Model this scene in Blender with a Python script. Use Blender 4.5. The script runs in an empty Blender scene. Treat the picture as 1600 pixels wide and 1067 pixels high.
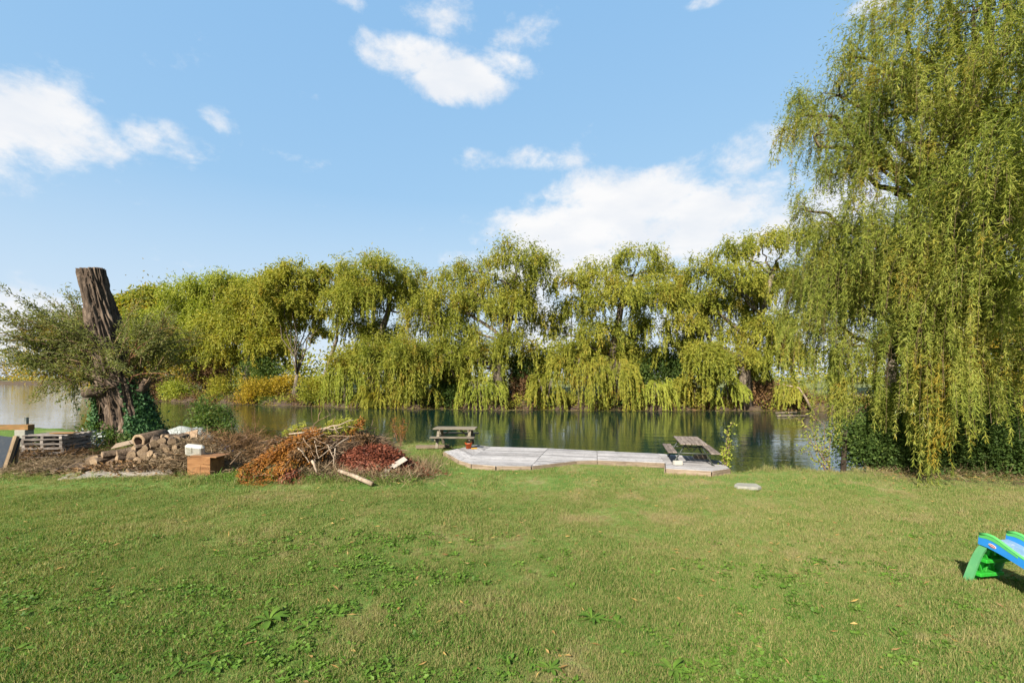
import bpy, math, random
import numpy as np
from mathutils import Vector, Matrix
from mathutils import noise as mnoise

R = math.radians
random.seed(7)
sc = bpy.context.scene
col = sc.collection
F, HZ, CH = 720.0, 588.0, 2.6          # focal length in photo pixels, horizon row, camera height
EXPO = 1.65
SUN_EL, SUN_AZ = 34.0, -150.0

# ------------------------------------------------------------------ camera
cam_d = bpy.data.cameras.new('camera')
cam_d.sensor_width = 36.0
cam_d.lens = F / 1600.0 * 36.0
cam_d.shift_y = (HZ - 533.5) / 1600.0
cam_d.clip_end = 4000
cam = bpy.data.objects.new('camera', cam_d)
cam.location = (0, 0, CH)
cam.rotation_euler = (R(90), 0, 0)
col.objects.link(cam)
sc.camera = cam

# ------------------------------------------------------------------ world: sky with clouds
world = bpy.data.worlds.new('World')
sc.world = world
world.use_nodes = True


class NT:
    """tiny helper round a node tree"""
    def __init__(self, tree):
        self.t = tree

    def n(self, typ, **kw):
        nd = self.t.nodes.new(typ)
        for k, v in kw.items():
            setattr(nd, k, v)
        return nd

    def link(self, a, b):
        self.t.links.new(a, b)

    def put(self, sock, v):
        if hasattr(v, 'is_output') or isinstance(v, bpy.types.NodeSocket):
            self.link(v, sock)
        else:
            sock.default_value = v

    def m(self, op, a, b=None, c=None, clamp=False):
        nd = self.n('ShaderNodeMath', operation=op, use_clamp=clamp)
        self.put(nd.inputs[0], a)
        if b is not None:
            self.put(nd.inputs[1], b)
        if c is not None:
            self.put(nd.inputs[2], c)
        return nd.outputs[0]

    def vm(self, op, a, b=None):
        nd = self.n('ShaderNodeVectorMath', operation=op)
        self.put(nd.inputs[0], a)
        if b is not None:
            self.put(nd.inputs[1], b)
        return nd

    def mr(self, v, a, b, c, d, smooth=False):
        nd = self.n('ShaderNodeMapRange')
        nd.interpolation_type = 'SMOOTHSTEP' if smooth else 'LINEAR'
        self.put(nd.inputs[0], v)
        for i, x in enumerate((a, b, c, d)):
            nd.inputs[1 + i].default_value = x
        return nd.outputs[0]

    def mix(self, f, a, b, blend='MIX'):
        nd = self.n('ShaderNodeMix', data_type='RGBA', blend_type=blend)
        self.put(nd.inputs[0], f)
        for s, v in ((nd.inputs[6], a), (nd.inputs[7], b)):
            if isinstance(v, tuple):
                v = (*v[:3], 1)
            self.put(s, v)
        return nd.outputs[2]

    def noise(self, vec, scale, detail=4, rough=.55, dist=0.0):
        nd = self.n('ShaderNodeTexNoise')
        if vec is not None:
            self.link(vec, nd.inputs['Vector'])
        nd.inputs['Scale'].default_value = scale
        nd.inputs['Detail'].default_value = detail
        nd.inputs['Roughness'].default_value = rough
        nd.inputs['Distortion'].default_value = dist
        return nd.outputs['Fac']

    def scaled(self, vec, s):
        nd = self.n('ShaderNodeMapping')
        self.link(vec, nd.inputs[0])
        nd.inputs['Scale'].default_value = s
        return nd.outputs[0]

    def ramp(self, f, stops):
        nd = self.n('ShaderNodeValToRGB')
        self.put(nd.inputs[0], f)
        e = nd.color_ramp.elements
        while len(e) < len(stops):
            e.new(.5)
        for el, (p, c) in zip(e, stops):
            el.position = p
            el.color = (*c[:3], 1)
        return nd.outputs[0]


def build_sky():
    t = NT(world.node_tree)
    bg = world.node_tree.nodes['Background']
    bg.inputs[1].default_value = 0.1
    sky = t.n('ShaderNodeTexSky', sky_type='NISHITA', sun_disc=False)
    sky.sun_elevation = R(SUN_EL)
    sky.sun_rotation = R(SUN_AZ)
    k = 10.0 / (2 ** EXPO)
    sep = t.n('ShaderNodeSeparateColor')
    t.link(sky.outputs[0], sep.inputs[0])
    cmb = t.n('ShaderNodeCombineColor')
    for i, (p, g) in enumerate(((.44, .82), (.26, .875), (.11, .98))):
        v = t.m('POWER', t.m('MULTIPLY', sep.outputs[i], .1), p)
        t.link(t.m('MULTIPLY', v, g * k), cmb.inputs[i])
    base = cmb.outputs[0]
    tc = t.n('ShaderNodeTexCoord')
    d = tc.outputs['Generated']
    xyz = t.n('ShaderNodeSeparateXYZ')
    t.link(d, xyz.inputs[0])
    az = t.m('ARCTAN2', xyz.outputs[0], xyz.outputs[1])
    el = t.m('ARCSINE', xyz.outputs[2])
    ae = t.n('ShaderNodeCombineXYZ')
    t.link(az, ae.inputs[0])
    t.link(el, ae.inputs[1])

    def ang(px, py):
        return math.atan2(px - 800, F), math.atan2(HZ - py, math.hypot(px - 800, F))
    # the clouds of the day: (px, py, rx, ry, weight)
    C = [(1000, 345, 235, 95, 1.25), (880, 395, 150, 85, 1.15), (1180, 350, 150, 80, 1.15), (1080, 275, 150, 45, .8), (840, 250, 110, 26, .72), (1195, 225, 70, 45, .60),
         (1300, 330, 160, 70, 1.0), (1420, 300, 200, 130, .7), (1180, 180, 50, 12, .35),
         (730, 130, 85, 42, 1.15), (640, 85, 100, 38, .75), (690, 18, 70, 42, .85), (810, 48, 62, 42, .80), (560, 0, 60, 22, .55), (780, 108, 60, 40, .7),
         (40, 190, 170, 75, 1.15), (140, 140, 60, 50, .55), (110, 215, 120, 34, .95), (255, 215, 90, 40, .88), (332, 182, 34, 28, .80), (-150, 180, 200, 120, 1.0), (465, 255, 50, 20, .42),
         (720, 405, 50, 18, .70), (850, 520, 60, 55, .85), (790, 332, 30, 16, .45), (20, 520, 300, 80, 1.25),
         (1365, 4, 70, 22, .95), (1105, 3, 34, 14, .75), (1130, 500, 200, 70, .7), (600, 540, 130, 50, .55)]
    acc = None
    blobs = []
    for (px, py, rx, ry, w) in C:
        a, e = ang(px, py)
        a2, _ = ang(px + rx, py)
        _, e2 = ang(px, py - ry)
        blobs.append((a, e, max(a2 - a, .02), max(e2 - e, .012), w))
    rg = random.Random(4)
    for i in range(16):                       # the same broken cumulus goes on round the rest of the sky
        a = math.pi * .36 + rg.random() * math.pi * 1.28
        blobs.append((a if a < math.pi else a - 2 * math.pi, rg.uniform(.08, .8), rg.uniform(.1, .3), rg.uniform(.04, .12), rg.uniform(.7, 1.1)))
    for (a, e, ra, re, w) in blobs:
        s = t.vm('SUBTRACT', ae.outputs[0], (a, e, 0)).outputs[0]
        s = t.vm('MULTIPLY', s, (1 / ra, 1 / re, 0)).outputs[0]
        ln = t.vm('LENGTH', s).outputs['Value']
        v = t.mr(ln, 0.25, 1.55, w, 0.0, True)
        acc = v if acc is None else t.m('MAXIMUM', acc, v)
    dv = t.scaled(d, (1, 1, 1.5))
    n1 = t.noise(dv, 9.0, 10, .63, .15)
    n2 = t.noise(dv, 26.0, 6, .6, .2)
    val = t.m('ADD', acc, t.m('MULTIPLY', t.m('SUBTRACT', n1, .5), 2.5))
    val = t.m('ADD', val, t.m('MULTIPLY', t.m('SUBTRACT', n2, .5), .55))
    dens = t.mr(val, .30, 1.12, 0, 1, True)
    dens = t.m('MULTIPLY', dens, t.mr(el, -.02, .03, 0, 1))
    shade = t.noise(t.scaled(d, (1, 1, 2.6)), 7.0, 5, .5)
    white = t.mix(t.mr(shade, .38, .62, 0, 1), (.86 * k, .89 * k, .94 * k), (.99 * k, .985 * k, .985 * k))
    hz = t.mix(t.mr(el, 0.0, .36, .62, 0), base, (.80 * k, .88 * k, .96 * k))
    out = t.mix(t.m('MULTIPLY', dens, .97), hz, white)
    t.link(out, bg.inputs[0])


build_sky()

# ------------------------------------------------------------------ sun and exposure
sd = bpy.data.lights.new('sun', 'SUN')
sd.energy = 5.0
sd.angle = R(0.6)
sd.color = (1.0, .93, .80)
sun = bpy.data.objects.new('sun', sd)
sv = Vector((math.sin(R(SUN_AZ)) * math.cos(R(SUN_EL)), math.cos(R(SUN_AZ)) * math.cos(R(SUN_EL)), math.sin(R(SUN_EL))))
sun.rotation_euler = sv.to_track_quat('Z', 'Y').to_euler()
sun.location = (-10, -10, 20)
col.objects.link(sun)
vs = sc.view_settings
vs.view_transform = 'Standard'
vs.look = 'None'
vs.exposure = EXPO
vs.gamma = 1
vs.use_curve_mapping = False
sc.cycles.max_bounces = 10
sc.cycles.diffuse_bounces = 6
sc.cycles.transmission_bounces = 8
sc.cycles.transparent_max_bounces = 4


# ------------------------------------------------------------------ helpers
def at(px, py, Y):
    """the point at depth Y that lies behind a photo pixel"""
    return Vector(((px - 800) / F * Y, Y, CH - (py - HZ) / F * Y))


def gnd(px, py, z=0.0):
    Y = (CH - z) * F / (py - HZ)
    return Vector(((px - 800) / F * Y, Y, z))


def tag(o, label=None, cat=None, group=None, kind=None):
    for k, v in (('label', label), ('category', cat), ('group', group), ('kind', kind)):
        if v:
            o[k] = v
    return o


def empty(name, loc, rz=0.0, label=None, cat=None, group=None):
    o = bpy.data.objects.new(name, None)
    o.empty_display_size = .2
    o.location = loc
    o.rotation_euler = (0, 0, rz)
    col.objects.link(o)
    return tag(o, label, cat, group)


def link(name, me, parent=None, loc=None):
    o = bpy.data.objects.new(name, me)
    col.objects.link(o)
    if parent is not None:
        o.parent = parent
    if loc is not None:
        o.location = loc
    return o


def copy_tree(o, parent=None):
    c = o.copy()
    col.objects.link(c)
    if parent is not None:
        c.parent = parent
    for ch in list(o.children):
        copy_tree(ch, c)
    return c


class MB:
    def __init__(self):
        self.v, self.f, self.mi = [], [], []

    def add(self, vs, fs, mi=0):
        b = len(self.v)
        self.v += [tuple(x) for x in vs]
        self.f += [tuple(i + b for i in f) for f in fs]
        self.mi += [mi] * len(fs)
        return self

    def box(self, c, s, M=None, mi=0, bev=0.0):
        hx, hy, hz = s[0] / 2, s[1] / 2, s[2] / 2
        b = min(bev, hx * .8, hy * .8, hz * .8)
        if b <= 0:
            P = [(x * hx, y * hy, z * hz) for z in (-1, 1) for y in (-1, 1) for x in (-1, 1)]
            Fs = [(0, 2, 3, 1), (4, 5, 7, 6), (0, 1, 5, 4), (2, 6, 7, 3), (0, 4, 6, 2), (1, 3, 7, 5)]
        else:                                   # chamfered long edges and top
            ring = [(-hx + b, -hy), (hx - b, -hy), (hx, -hy + b), (hx, hy - b), (hx - b, hy), (-hx + b, hy), (-hx, hy - b), (-hx, -hy + b)]
            ins = [(x * (1 - b / hx), y * (1 - b / hy)) for x, y in ring]
            P = [(x, y, -hz) for x, y in ring] + [(x, y, hz - b) for x, y in ring] + [(x, y, hz) for x, y in ins]
            Fs = [tuple(range(7, -1, -1)), tuple(range(16, 24))]
            for k in (0, 8):
                for i in range(8):
                    j = (i + 1) % 8
                    Fs.append((k + i, k + j, k + 8 + j, k + 8 + i))
        if M is not None:
            P = [M @ Vector(p) for p in P]
        c = Vector(c)
        return self.add([Vector(p) + c for p in P], Fs, mi)

    def bar(self, a, b, w, h, up=(0, 0, 1), mi=0, bev=0.0):
        a, b = Vector(a), Vector(b)
        x = (b - a)
        L = x.length
        x.normalize()
        y = Vector(up).cross(x)
        if y.length < 1e-4:
            y = Vector((0, 1, 0)).cross(x)
        y.normalize()
        z = x.cross(y)
        M = Matrix((x, y, z)).transposed()
        return self.box((a + b) / 2, (L, w, h), M, mi, bev)

    def tube(self, pts, rad, sides=6, mi=0, cap=True, capmi=None):
        pts = [Vector(p) for p in pts]
        n = len(pts)
        if not hasattr(rad, '__len__'):
            rad = [rad] * n
        b = len(self.v)
        ref = Vector((.31, .17, .93))
        for i, p in enumerate(pts):
            d = (pts[min(i + 1, n - 1)] - pts[max(i - 1, 0)]).normalized()
            u = d.cross(ref)
            if u.length < .05:
                u = d.cross(Vector((1, 0, 0)))
            u.normalize()
            w = d.cross(u)
            for s in range(sides):
                a = 2 * math.pi * s / sides
                self.v.append(tuple(p + (u * math.cos(a) + w * math.sin(a)) * rad[i]))
        for i in range(n - 1):
            for s in range(sides):
                s2 = (s + 1) % sides
                self.f.append((b + i * sides + s, b + i * sides + s2, b + (i + 1) * sides + s2, b + (i + 1) * sides + s))
                self.mi.append(mi)
        if cap:
            self.f.append(tuple(b + s for s in range(sides - 1, -1, -1)))
            self.f.append(tuple(b + (n - 1) * sides + s for s in range(sides)))
            self.mi += [mi if capmi is None else capmi] * 2
        return self

    def mesh(self, name, mats, smooth=False):
        me = bpy.data.meshes.new(name)
        me.from_pydata(self.v, [], self.f)
        for m in (mats if isinstance(mats, (list, tuple)) else [mats]):
            me.materials.append(m)
        me.polygons.foreach_set('material_index', self.mi)
        me.polygons.foreach_set('use_smooth', [smooth] * len(self.f))
        me.update()
        return me

    def build(self, name, mats, parent=None, smooth=False, loc=None):
        return link(name, self.mesh(name, mats, smooth), parent, loc)


def quads_mesh(name, V, mats, midx=None, smooth=False):
    """V is (n,4,3)"""
    n = len(V)
    me = bpy.data.meshes.new(name)
    me.vertices.add(4 * n)
    me.vertices.foreach_set('co', np.ascontiguousarray(V, dtype=np.float32).ravel())
    me.loops.add(4 * n)
    me.loops.foreach_set('vertex_index', np.arange(4 * n, dtype=np.int32))
    me.polygons.add(n)
    me.polygons.foreach_set('loop_start', np.arange(0, 4 * n, 4, dtype=np.int32))
    for m in (mats if isinstance(mats, (list, tuple)) else [mats]):
        me.materials.append(m)
    if midx is not None:
        me.polygons.foreach_set('material_index', np.asarray(midx, dtype=np.int32))
    me.polygons.foreach_set('use_smooth', np.full(n, smooth))
    me.update(calc_edges=True)
    return me


def nrm(a):
    return a / np.maximum(np.linalg.norm(a, axis=-1, keepdims=True), 1e-9)


def leaf_quads(P, D, L, W, rng, bend=.12, N=None):
    n = len(P)
    D = nrm(D)
    if N is None:
        N = rng.normal(size=(n, 3))
    S = nrm(np.cross(D, N))
    N = np.cross(S, D)
    L = np.broadcast_to(L, (n,))[:, None]
    W = np.broadcast_to(W, (n,))[:, None]
    m = P + D * L * .42 + N * L * bend * .5
    V = np.stack([P, m + S * W * .5, P + D * L - N * L * bend * .3, m - S * W * .5], axis=1)
    return V


# ------------------------------------------------------------------ materials
def new_mat(name):
    m = bpy.data.materials.new(name)
    m.use_nodes = True
    t = NT(m.node_tree)
    p = m.node_tree.nodes['Principled BSDF']
    return m, t, p


def leaf_mat(name, stops, gain=1.38, trans=.46, nscale=.5, yellow=None, rough=.55, spec=.16):
    m, t, p = new_mat(name)
    geo = t.n('ShaderNodeNewGeometry')
    rnd = geo.outputs['Random Per Island']
    pos = geo.outputs['Position']
    big = t.noise(pos, nscale, 3, .6)
    f = t.m('ADD', t.m('MULTIPLY', rnd, .62), t.m('MULTIPLY', t.mr(big, .3, .7, -.2, 1.0), .42), clamp=True)
    c = t.ramp(f, [(q, tuple(min(v * gain, .45) for v in cc)) for q, cc in stops])
    if yellow:
        big2 = t.noise(t.vm('ADD', pos, (31, 7, 3)).outputs[0], nscale * 1.7, 3, .6)
        sel = t.m('MULTIPLY', t.mr(big2, .52, .68, 0, 1), t.mr(t.m('FRACT', t.m('MULTIPLY', rnd, 17.3)), .35, .6, 0, 1))
        c = t.mix(sel, c, yellow)
    t.link(c, p.inputs['Base Color'])
    p.inputs['Roughness'].default_value = rough
    p.inputs['Specular IOR Level'].default_value = spec
    tr = t.n('ShaderNodeBsdfTranslucent')
    tcol = t.mix(1.0, c, (1.15, 1.2, .55), 'MULTIPLY')
    t.link(tcol, tr.inputs[0])
    mx = t.n('ShaderNodeMixShader')
    mx.inputs[0].default_value = trans
    t.link(p.outputs[0], mx.inputs[1])
    t.link(tr.outputs[0], mx.inputs[2])
    out = m.node_tree.nodes['Material Output']
    t.link(mx.outputs[0], out.inputs[0])
    return m


def bark_mat(name, a, b, c, scale=6.0, bump=.6, stretch=.22):
    m, t, p = new_mat(name)
    tc = t.n('ShaderNodeTexCoord')
    v = t.scaled(tc.outputs['Object'], (1, 1, stretch))
    n1 = t.noise(v, scale, 8, .65, .6)
    n2 = t.noise(tc.outputs['Object'], scale * .22, 3, .5)
    f = t.m('ADD', t.m('MULTIPLY', n1, .75), t.m('MULTIPLY', n2, .3))
    cc = t.ramp(f, [(.34, a), (.52, b), (.70, c)])
    t.link(cc, p.inputs['Base Color'])
    p.inputs['Roughness'].default_value = .9
    p.inputs['Specular IOR Level'].default_value = .15
    bp = t.n('ShaderNodeBump')
    bp.inputs['Strength'].default_value = bump
    bp.inputs['Distance'].default_value = .05
    t.link(n1, bp.inputs['Height'])
    t.link(bp.outputs[0], p.inputs['Normal'])
    return m


def wood_mat(name, a, b, dark, grain=(1.2, 22, 22), rough=.85, vary=.35, stain=.5):
    """planks and boards whose grain runs along the local X axis"""
    m, t, p = new_mat(name)
    tc = t.n('ShaderNodeTexCoord')
    oi = t.n('ShaderNodeObjectInfo')
    v = t.vm('ADD', tc.outputs['Object'], oi.outputs['Location']).outputs[0]
    n1 = t.noise(t.scaled(v, grain), 2.2, 6, .65, .5)
    n2 = t.noise(v, 1.6, 4, .6)
    n3 = t.noise(v, 9, 4, .6)
    c = t.ramp(n1, [(.3, dark), (.46, a), (.66, b)])
    br = t.m('ADD', t.mr(oi.outputs['Random'], 0, 1, 1 - vary / 2, 1 + vary / 2), t.mr(n2, .3, .7, -.14, .12))
    c = t.mix(1.0, c, c, 'MIX')
    sc_ = t.vm('SCALE', c)
    t.put(sc_.inputs['Scale'], br)
    c = t.mix(t.m('MULTIPLY', t.mr(n3, .56, .72, 0, 1), stain), sc_.outputs[0], dark)
    t.link(c, p.inputs['Base Color'])
    p.inputs['Roughness'].default_value = rough
    p.inputs['Specular IOR Level'].default_value = .2
    bp = t.n('ShaderNodeBump')
    bp.inputs['Strength'].default_value = .4
    bp.inputs['Distance'].default_value = .006
    t.link(n1, bp.inputs['Height'])
    t.link(bp.outputs[0], p.inputs['Normal'])
    return m


def paint_mat(name, c, rough=.5, var=.12, spec=.4, dirt=None, dirt_amt=.5, scale=5.0):
    m, t, p = new_mat(name)
    tc = t.n('ShaderNodeTexCoord')
    n = t.noise(tc.outputs['Object'], scale, 6, .62)
    f = t.mr(n, .3, .7, 1 - var, 1 + var)
    sc_ = t.vm('SCALE', tuple(c))
    t.put(sc_.inputs['Scale'], f)
    out = sc_.outputs[0]
    if dirt:
        n2 = t.noise(tc.outputs['Object'], scale * 2.1, 7, .7, .4)
        out = t.mix(t.m('MULTIPLY', t.mr(n2, .5, .66, 0, 1), dirt_amt), out, dirt)
    t.link(out, p.inputs['Base Color'])
    t.link(t.mr(n, .3, .7, rough - .08, rough + .12), p.inputs['Roughness'])
    p.inputs['Specular IOR Level'].default_value = spec
    return m


def lawn_colour(t, pos):
    """turf colour by place: lush and tired patches, mown bands, a dry right side"""
    xyz = t.n('ShaderNodeSeparateXYZ')
    t.link(pos, xyz.inputs[0])
    big = t.noise(pos, .33, 3, .55)
    mid = t.noise(pos, 1.3, 4, .6)
    fine = t.noise(pos, 6.0, 4, .65)
    band = t.noise(t.scaled(pos, (.10, .62, .3)), 1.5, 3, .5)
    side = t.mr(xyz.outputs[0], -6, 7, -.12, .02)
    f = t.m('ADD', t.m('MULTIPLY', big, .42), t.m('MULTIPLY', mid, .50))
    f = t.m('ADD', f, t.m('MULTIPLY', t.m('SUBTRACT', fine, .15), .46))
    f = t.m('ADD', f, t.m('MULTIPLY', band, .42))
    f = t.m('ADD', t.m('SUBTRACT', f, .07), side)
    near = t.mr(xyz.outputs[1], 4.5, 8.0, -.06, .0)
    f = t.m('ADD', f, near)
    worn = t.noise(t.vm('ADD', pos, (17, 5, 2)).outputs[0], .75, 5, .65, .3)
    f = t.m('ADD', f, t.mr(worn, .53, .68, 0, .24))
    return f


GRASS_STOPS = [(.35, (.026, .070, .011)), (.55, (.060, .128, .019)), (.75, (.104, .168, .034)), (.92, (.165, .180, .060)), (1.0, (.23, .20, .10))]


def grass_mat():
    m, t, p = new_mat('grass')
    geo = t.n('ShaderNodeNewGeometry')
    oi = t.n('ShaderNodeObjectInfo')
    f = lawn_colour(t, geo.outputs['Position'])
    rnd = t.m('SUBTRACT', geo.outputs['Random Per Island'], .5)
    f = t.m('ADD', f, t.m('MULTIPLY', rnd, .36))
    f = t.m('ADD', f, t.m('MULTIPLY', t.m('SUBTRACT', oi.outputs['Random'], .5), .26))
    c = t.ramp(f, GRASS_STOPS)
    # a dead, straw coloured blade here and there
    straw = t.m('GREATER_THAN', t.m('FRACT', t.m('MULTIPLY', geo.outputs['Random Per Island'], 13.7)), .90)
    c = t.mix(t.m('MULTIPLY', straw, .8), c, (.28, .24, .10))
    t.link(c, p.inputs['Base Color'])
    p.inputs['Roughness'].default_value = .5
    p.inputs['Specular IOR Level'].default_value = .15
    tr = t.n('ShaderNodeBsdfTranslucent')
    t.link(t.mix(1.0, c, (1.2, 1.2, .6), 'MULTIPLY'), tr.inputs[0])
    mx = t.n('ShaderNodeMixShader')
    mx.inputs[0].default_value = .4
    t.link(p.outputs[0], mx.inputs[1])
    t.link(tr.outputs[0], mx.inputs[2])
    t.link(mx.outputs[0], m.node_tree.nodes['Material Output'].inputs[0])
    return m


def ground_mat():
    m, t, p = new_mat('turf')
    geo = t.n('ShaderNodeNewGeometry')
    pos = geo.outputs['Position']
    f = lawn_colour(t, pos)
    hf = t.noise(pos, 55, 3, .7)
    f = t.m('ADD', f, t.mr(hf, .3, .7, -.16, .12))
    c = t.ramp(f, GRASS_STOPS)
    thatch = t.noise(pos, 24, 4, .7)
    c = t.mix(t.mr(thatch, .5, .66, .12, .6), c, (.085, .070, .030))
    # bare soil on the bank below the turf and on the litter under the big willow
    xyz = t.n('ShaderNodeSeparateXYZ')
    t.link(pos, xyz.inputs[0])
    soil = t.mr(xyz.outputs[2], -.22, -.05, 1, 0)
    lit = t.vm('MULTIPLY', t.vm('SUBTRACT', pos, (13.0, 12.6, 0)).outputs[0], (1 / 5.2, 1 / 2.4, 0)).outputs[0]
    ln = t.vm('LENGTH', lit).outputs['Value']
    lit = t.m('MULTIPLY', t.mr(ln, .45, 1.15, 1, 0, True), t.mr(t.noise(pos, 2.2, 5, .65), .38, .55, 0, 1))
    heap = t.vm('MULTIPLY', t.vm('SUBTRACT', pos, (-10.5, 14.0, 0)).outputs[0], (1 / 6.0, 1 / 2.6, 0)).outputs[0]
    hl = t.m('MULTIPLY', t.mr(t.vm('LENGTH', heap).outputs['Value'], .55, 1.1, 1, 0, True), t.mr(t.noise(pos, 1.8, 5, .65), .4, .55, .2, 1))
    k = t.m('MAXIMUM', t.m('MAXIMUM', soil, lit), hl)
    sc_ = t.ramp(t.noise(pos, 17, 6, .7), [(.3, (.035, .024, .013)), (.55, (.10, .072, .042)), (.75, (.19, .145, .09))])
    c = t.mix(t.m('MULTIPLY', k, .9), c, sc_)
    t.link(c, p.inputs['Base Color'])
    p.inputs['Roughness'].default_value = .95
    p.inputs['Specular IOR Level'].default_value = .1
    bp = t.n('ShaderNodeBump')
    bp.inputs['Strength'].default_value = .8
    bp.inputs['Distance'].default_value = .03
    t.link(t.m('ADD', hf, thatch), bp.inputs['Height'])
    t.link(bp.outputs[0], p.inputs['Normal'])
    return m


def bank_mat():
    m, t, p = new_mat('bank_soil')
    geo = t.n('ShaderNodeNewGeometry')
    pos = geo.outputs['Position']
    n1 = t.noise(pos, 1.4, 7, .7)
    n2 = t.noise(pos, .16, 3, .5)
    c1 = t.ramp(n1, [(.3, (.014, .008, .005)), (.48, (.036, .020, .011)), (.62, (.062, .042, .016)), (.8, (.06, .066, .018))])
    c2 = t.ramp(n1, [(.3, (.05, .07, .015)), (.6, (.12, .13, .035)), (.8, (.2, .17, .06))])
    xyz = t.n('ShaderNodeSeparateXYZ')
    t.link(pos, xyz.inputs[0])
    k = t.mr(t.m('ADD', xyz.outputs[2], t.mr(n2, .3, .7, -.3, .3)), .5, 1.0, 0, 1)
    t.link(t.mix(k, c1, c2), p.inputs['Base Color'])
    p.inputs['Roughness'].default_value = .95
    bp = t.n('ShaderNodeBump')
    bp.inputs['Strength'].default_value = .9
    bp.inputs['Distance'].default_value = .15
    t.link(n1, bp.inputs['Height'])
    t.link(bp.outputs[0], p.inputs['Normal'])
    return m


def water_mat():
    m, t, p = new_mat('lake_water')
    geo = t.n('ShaderNodeNewGeometry')
    pos = geo.outputs['Position']
    n0 = t.noise(pos, .07, 3, .5)
    c = t.mix(t.mr(n0, .35, .65, 0, 1), (.003, .014, .013), (.004, .016, .011))
    t.link(c, p.inputs['Base Color'])
    p.inputs['Roughness'].default_value = .03
    p.inputs['IOR'].default_value = 1.33
    p.inputs['Specular IOR Level'].default_value = .62
    v = t.scaled(pos, (.8, 1.25, 1))
    a = t.noise(v, 1.1, 3, .5, .3)
    b = t.noise(v, 4.2, 3, .55, .2)
    gust = t.mr(t.noise(t.scaled(pos, (.06, .16, 1)), 1.0, 3, .55), .42, .62, .25, 1.0, True)
    h = t.m('ADD', t.m('MULTIPLY', a, .045), t.m('MULTIPLY', t.m('MULTIPLY', b, gust), .024))
    bp = t.n('ShaderNodeBump')
    bp.inputs['Strength'].default_value = .37
    bp.inputs['Distance'].default_value = 1.0
    t.link(h, bp.inputs['Height'])
    t.link(bp.outputs[0], p.inputs['Normal'])
    return m


M = {}
M['turf'] = ground_mat()
M['grass'] = grass_mat()
M['bank'] = bank_mat()
M['water'] = water_mat()
M['willow'] = leaf_mat('willow_leaf', gain=1.5, stops=[(.0, (.050, .070, .012)), (.35, (.105, .125, .020)), (.7, (.165, .172, .032)), (.93, (.20, .19, .045)), (.95, (.215, .23, .125)), (1, (.25, .26, .16))], nscale=.45, yellow=(.28, .19, .022))
M['willow_far'] = leaf_mat('willow_leaf_olive', gain=1.5, stops=[(.0, (.055, .072, .010)), (.35, (.120, .132, .017)), (.7, (.180, .176, .026)), (1, (.235, .205, .036))], nscale=.30, yellow=(.24, .16, .022))
M['willow_bright'] = leaf_mat('willow_leaf_bright', gain=1.55, stops=[(.0, (.070, .095, .012)), (.4, (.145, .165, .022)), (1, (.235, .230, .042))], nscale=.35)
M['gold'] = leaf_mat('golden_leaf', [(.0, (.10, .085, .010)), (.5, (.22, .160, .016)), (1, (.32, .22, .03))], nscale=.35, yellow=(.30, .16, .012))
M['olive'] = leaf_mat('olive_leaf', gain=1.6, stops=[(.0, (.070, .082, .012)), (.5, (.145, .148, .020)), (1, (.22, .19, .03))], nscale=.35, yellow=(.27, .18, .02))
M['dark_leaf'] = leaf_mat('dark_leaf', [(.0, (.022, .042, .010)), (.5, (.045, .075, .017)), (1, (.090, .115, .026))], nscale=.6)
M['grey_leaf'] = leaf_mat('grey_willow_leaf', gain=1.15, stops=[(.0, (.07, .085, .026)), (.5, (.135, .145, .048)), (1, (.21, .205, .08))], nscale=.6, yellow=(.20, .13, .03))
M['brown_leaf'] = leaf_mat('brown_leaf', gain=1.0, stops=[(.0, (.035, .020, .012)), (.5, (.10, .055, .025)), (1, (.19, .11, .045))], trans=.15, nscale=.6)
M['red_leaf'] = leaf_mat('red_dead_leaf', gain=1.0, stops=[(.0, (.04, .013, .008)), (.5, (.125, .036, .020)), (1, (.22, .082, .045))], trans=.12, nscale=2.5)
M['rust_leaf'] = leaf_mat('rust_cedar', gain=1.0, stops=[(.0, (.055, .022, .007)), (.5, (.19, .072, .013)), (1, (.31, .135, .022))], trans=.15, nscale=1.6, yellow=(.07, .06, .015))
M['weed'] = leaf_mat('weed_leaf', gain=1.05, stops=[(.0, (.040, .085, .010)), (.5, (.066, .125, .015)), (1, (.105, .165, .024))], nscale=1.0, trans=.3)
M['straw'] = leaf_mat('dry_stalk', gain=1.0, stops=[(.0, (.07, .046, .025)), (.5, (.15, .105, .060)), (1, (.25, .19, .115))], trans=.1, nscale=2.0)
M['fallen'] = leaf_mat('fallen_leaf', gain=1.0, stops=[(.0, (.08, .045, .018)), (.5, (.18, .115, .04)), (1, (.32, .22, .07))], trans=.15, nscale=2.0)
M['bark'] = bark_mat('willow_bark', (.014, .010, .008), (.066, .047, .034), (.17, .128, .096), 7.0, 1.0, .16)
M['bark_far'] = bark_mat('grey_bark', (.025, .020, .015), (.085, .068, .050), (.17, .14, .105), 4.0, .5, .25)
M['twig'] = bark_mat('brown_twig', (.045, .028, .018), (.12, .078, .048), (.22, .155, .10), 12, .2, .3)
M['red_twig'] = bark_mat('reddish_twig', (.055, .025, .016), (.14, .065, .038), (.22, .12, .07), 12, .2, .3)
M['pale_stick'] = bark_mat('pale_dead_wood', (.09, .062, .042), (.19, .145, .105), (.31, .25, .19), 9, .3, .2)
M['log_bark'] = bark_mat('log_bark', (.022, .015, .010), (.080, .055, .036), (.165, .12, .085), 14, .8, .5)
M['log_end'] = bark_mat('cut_wood', (.085, .055, .034), (.165, .115, .072), (.27, .20, .13), 16, .3, 1)
M['log_dark'] = paint_mat('rotten_hollow', (.018, .010, .007), .95, .3, .1)
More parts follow.
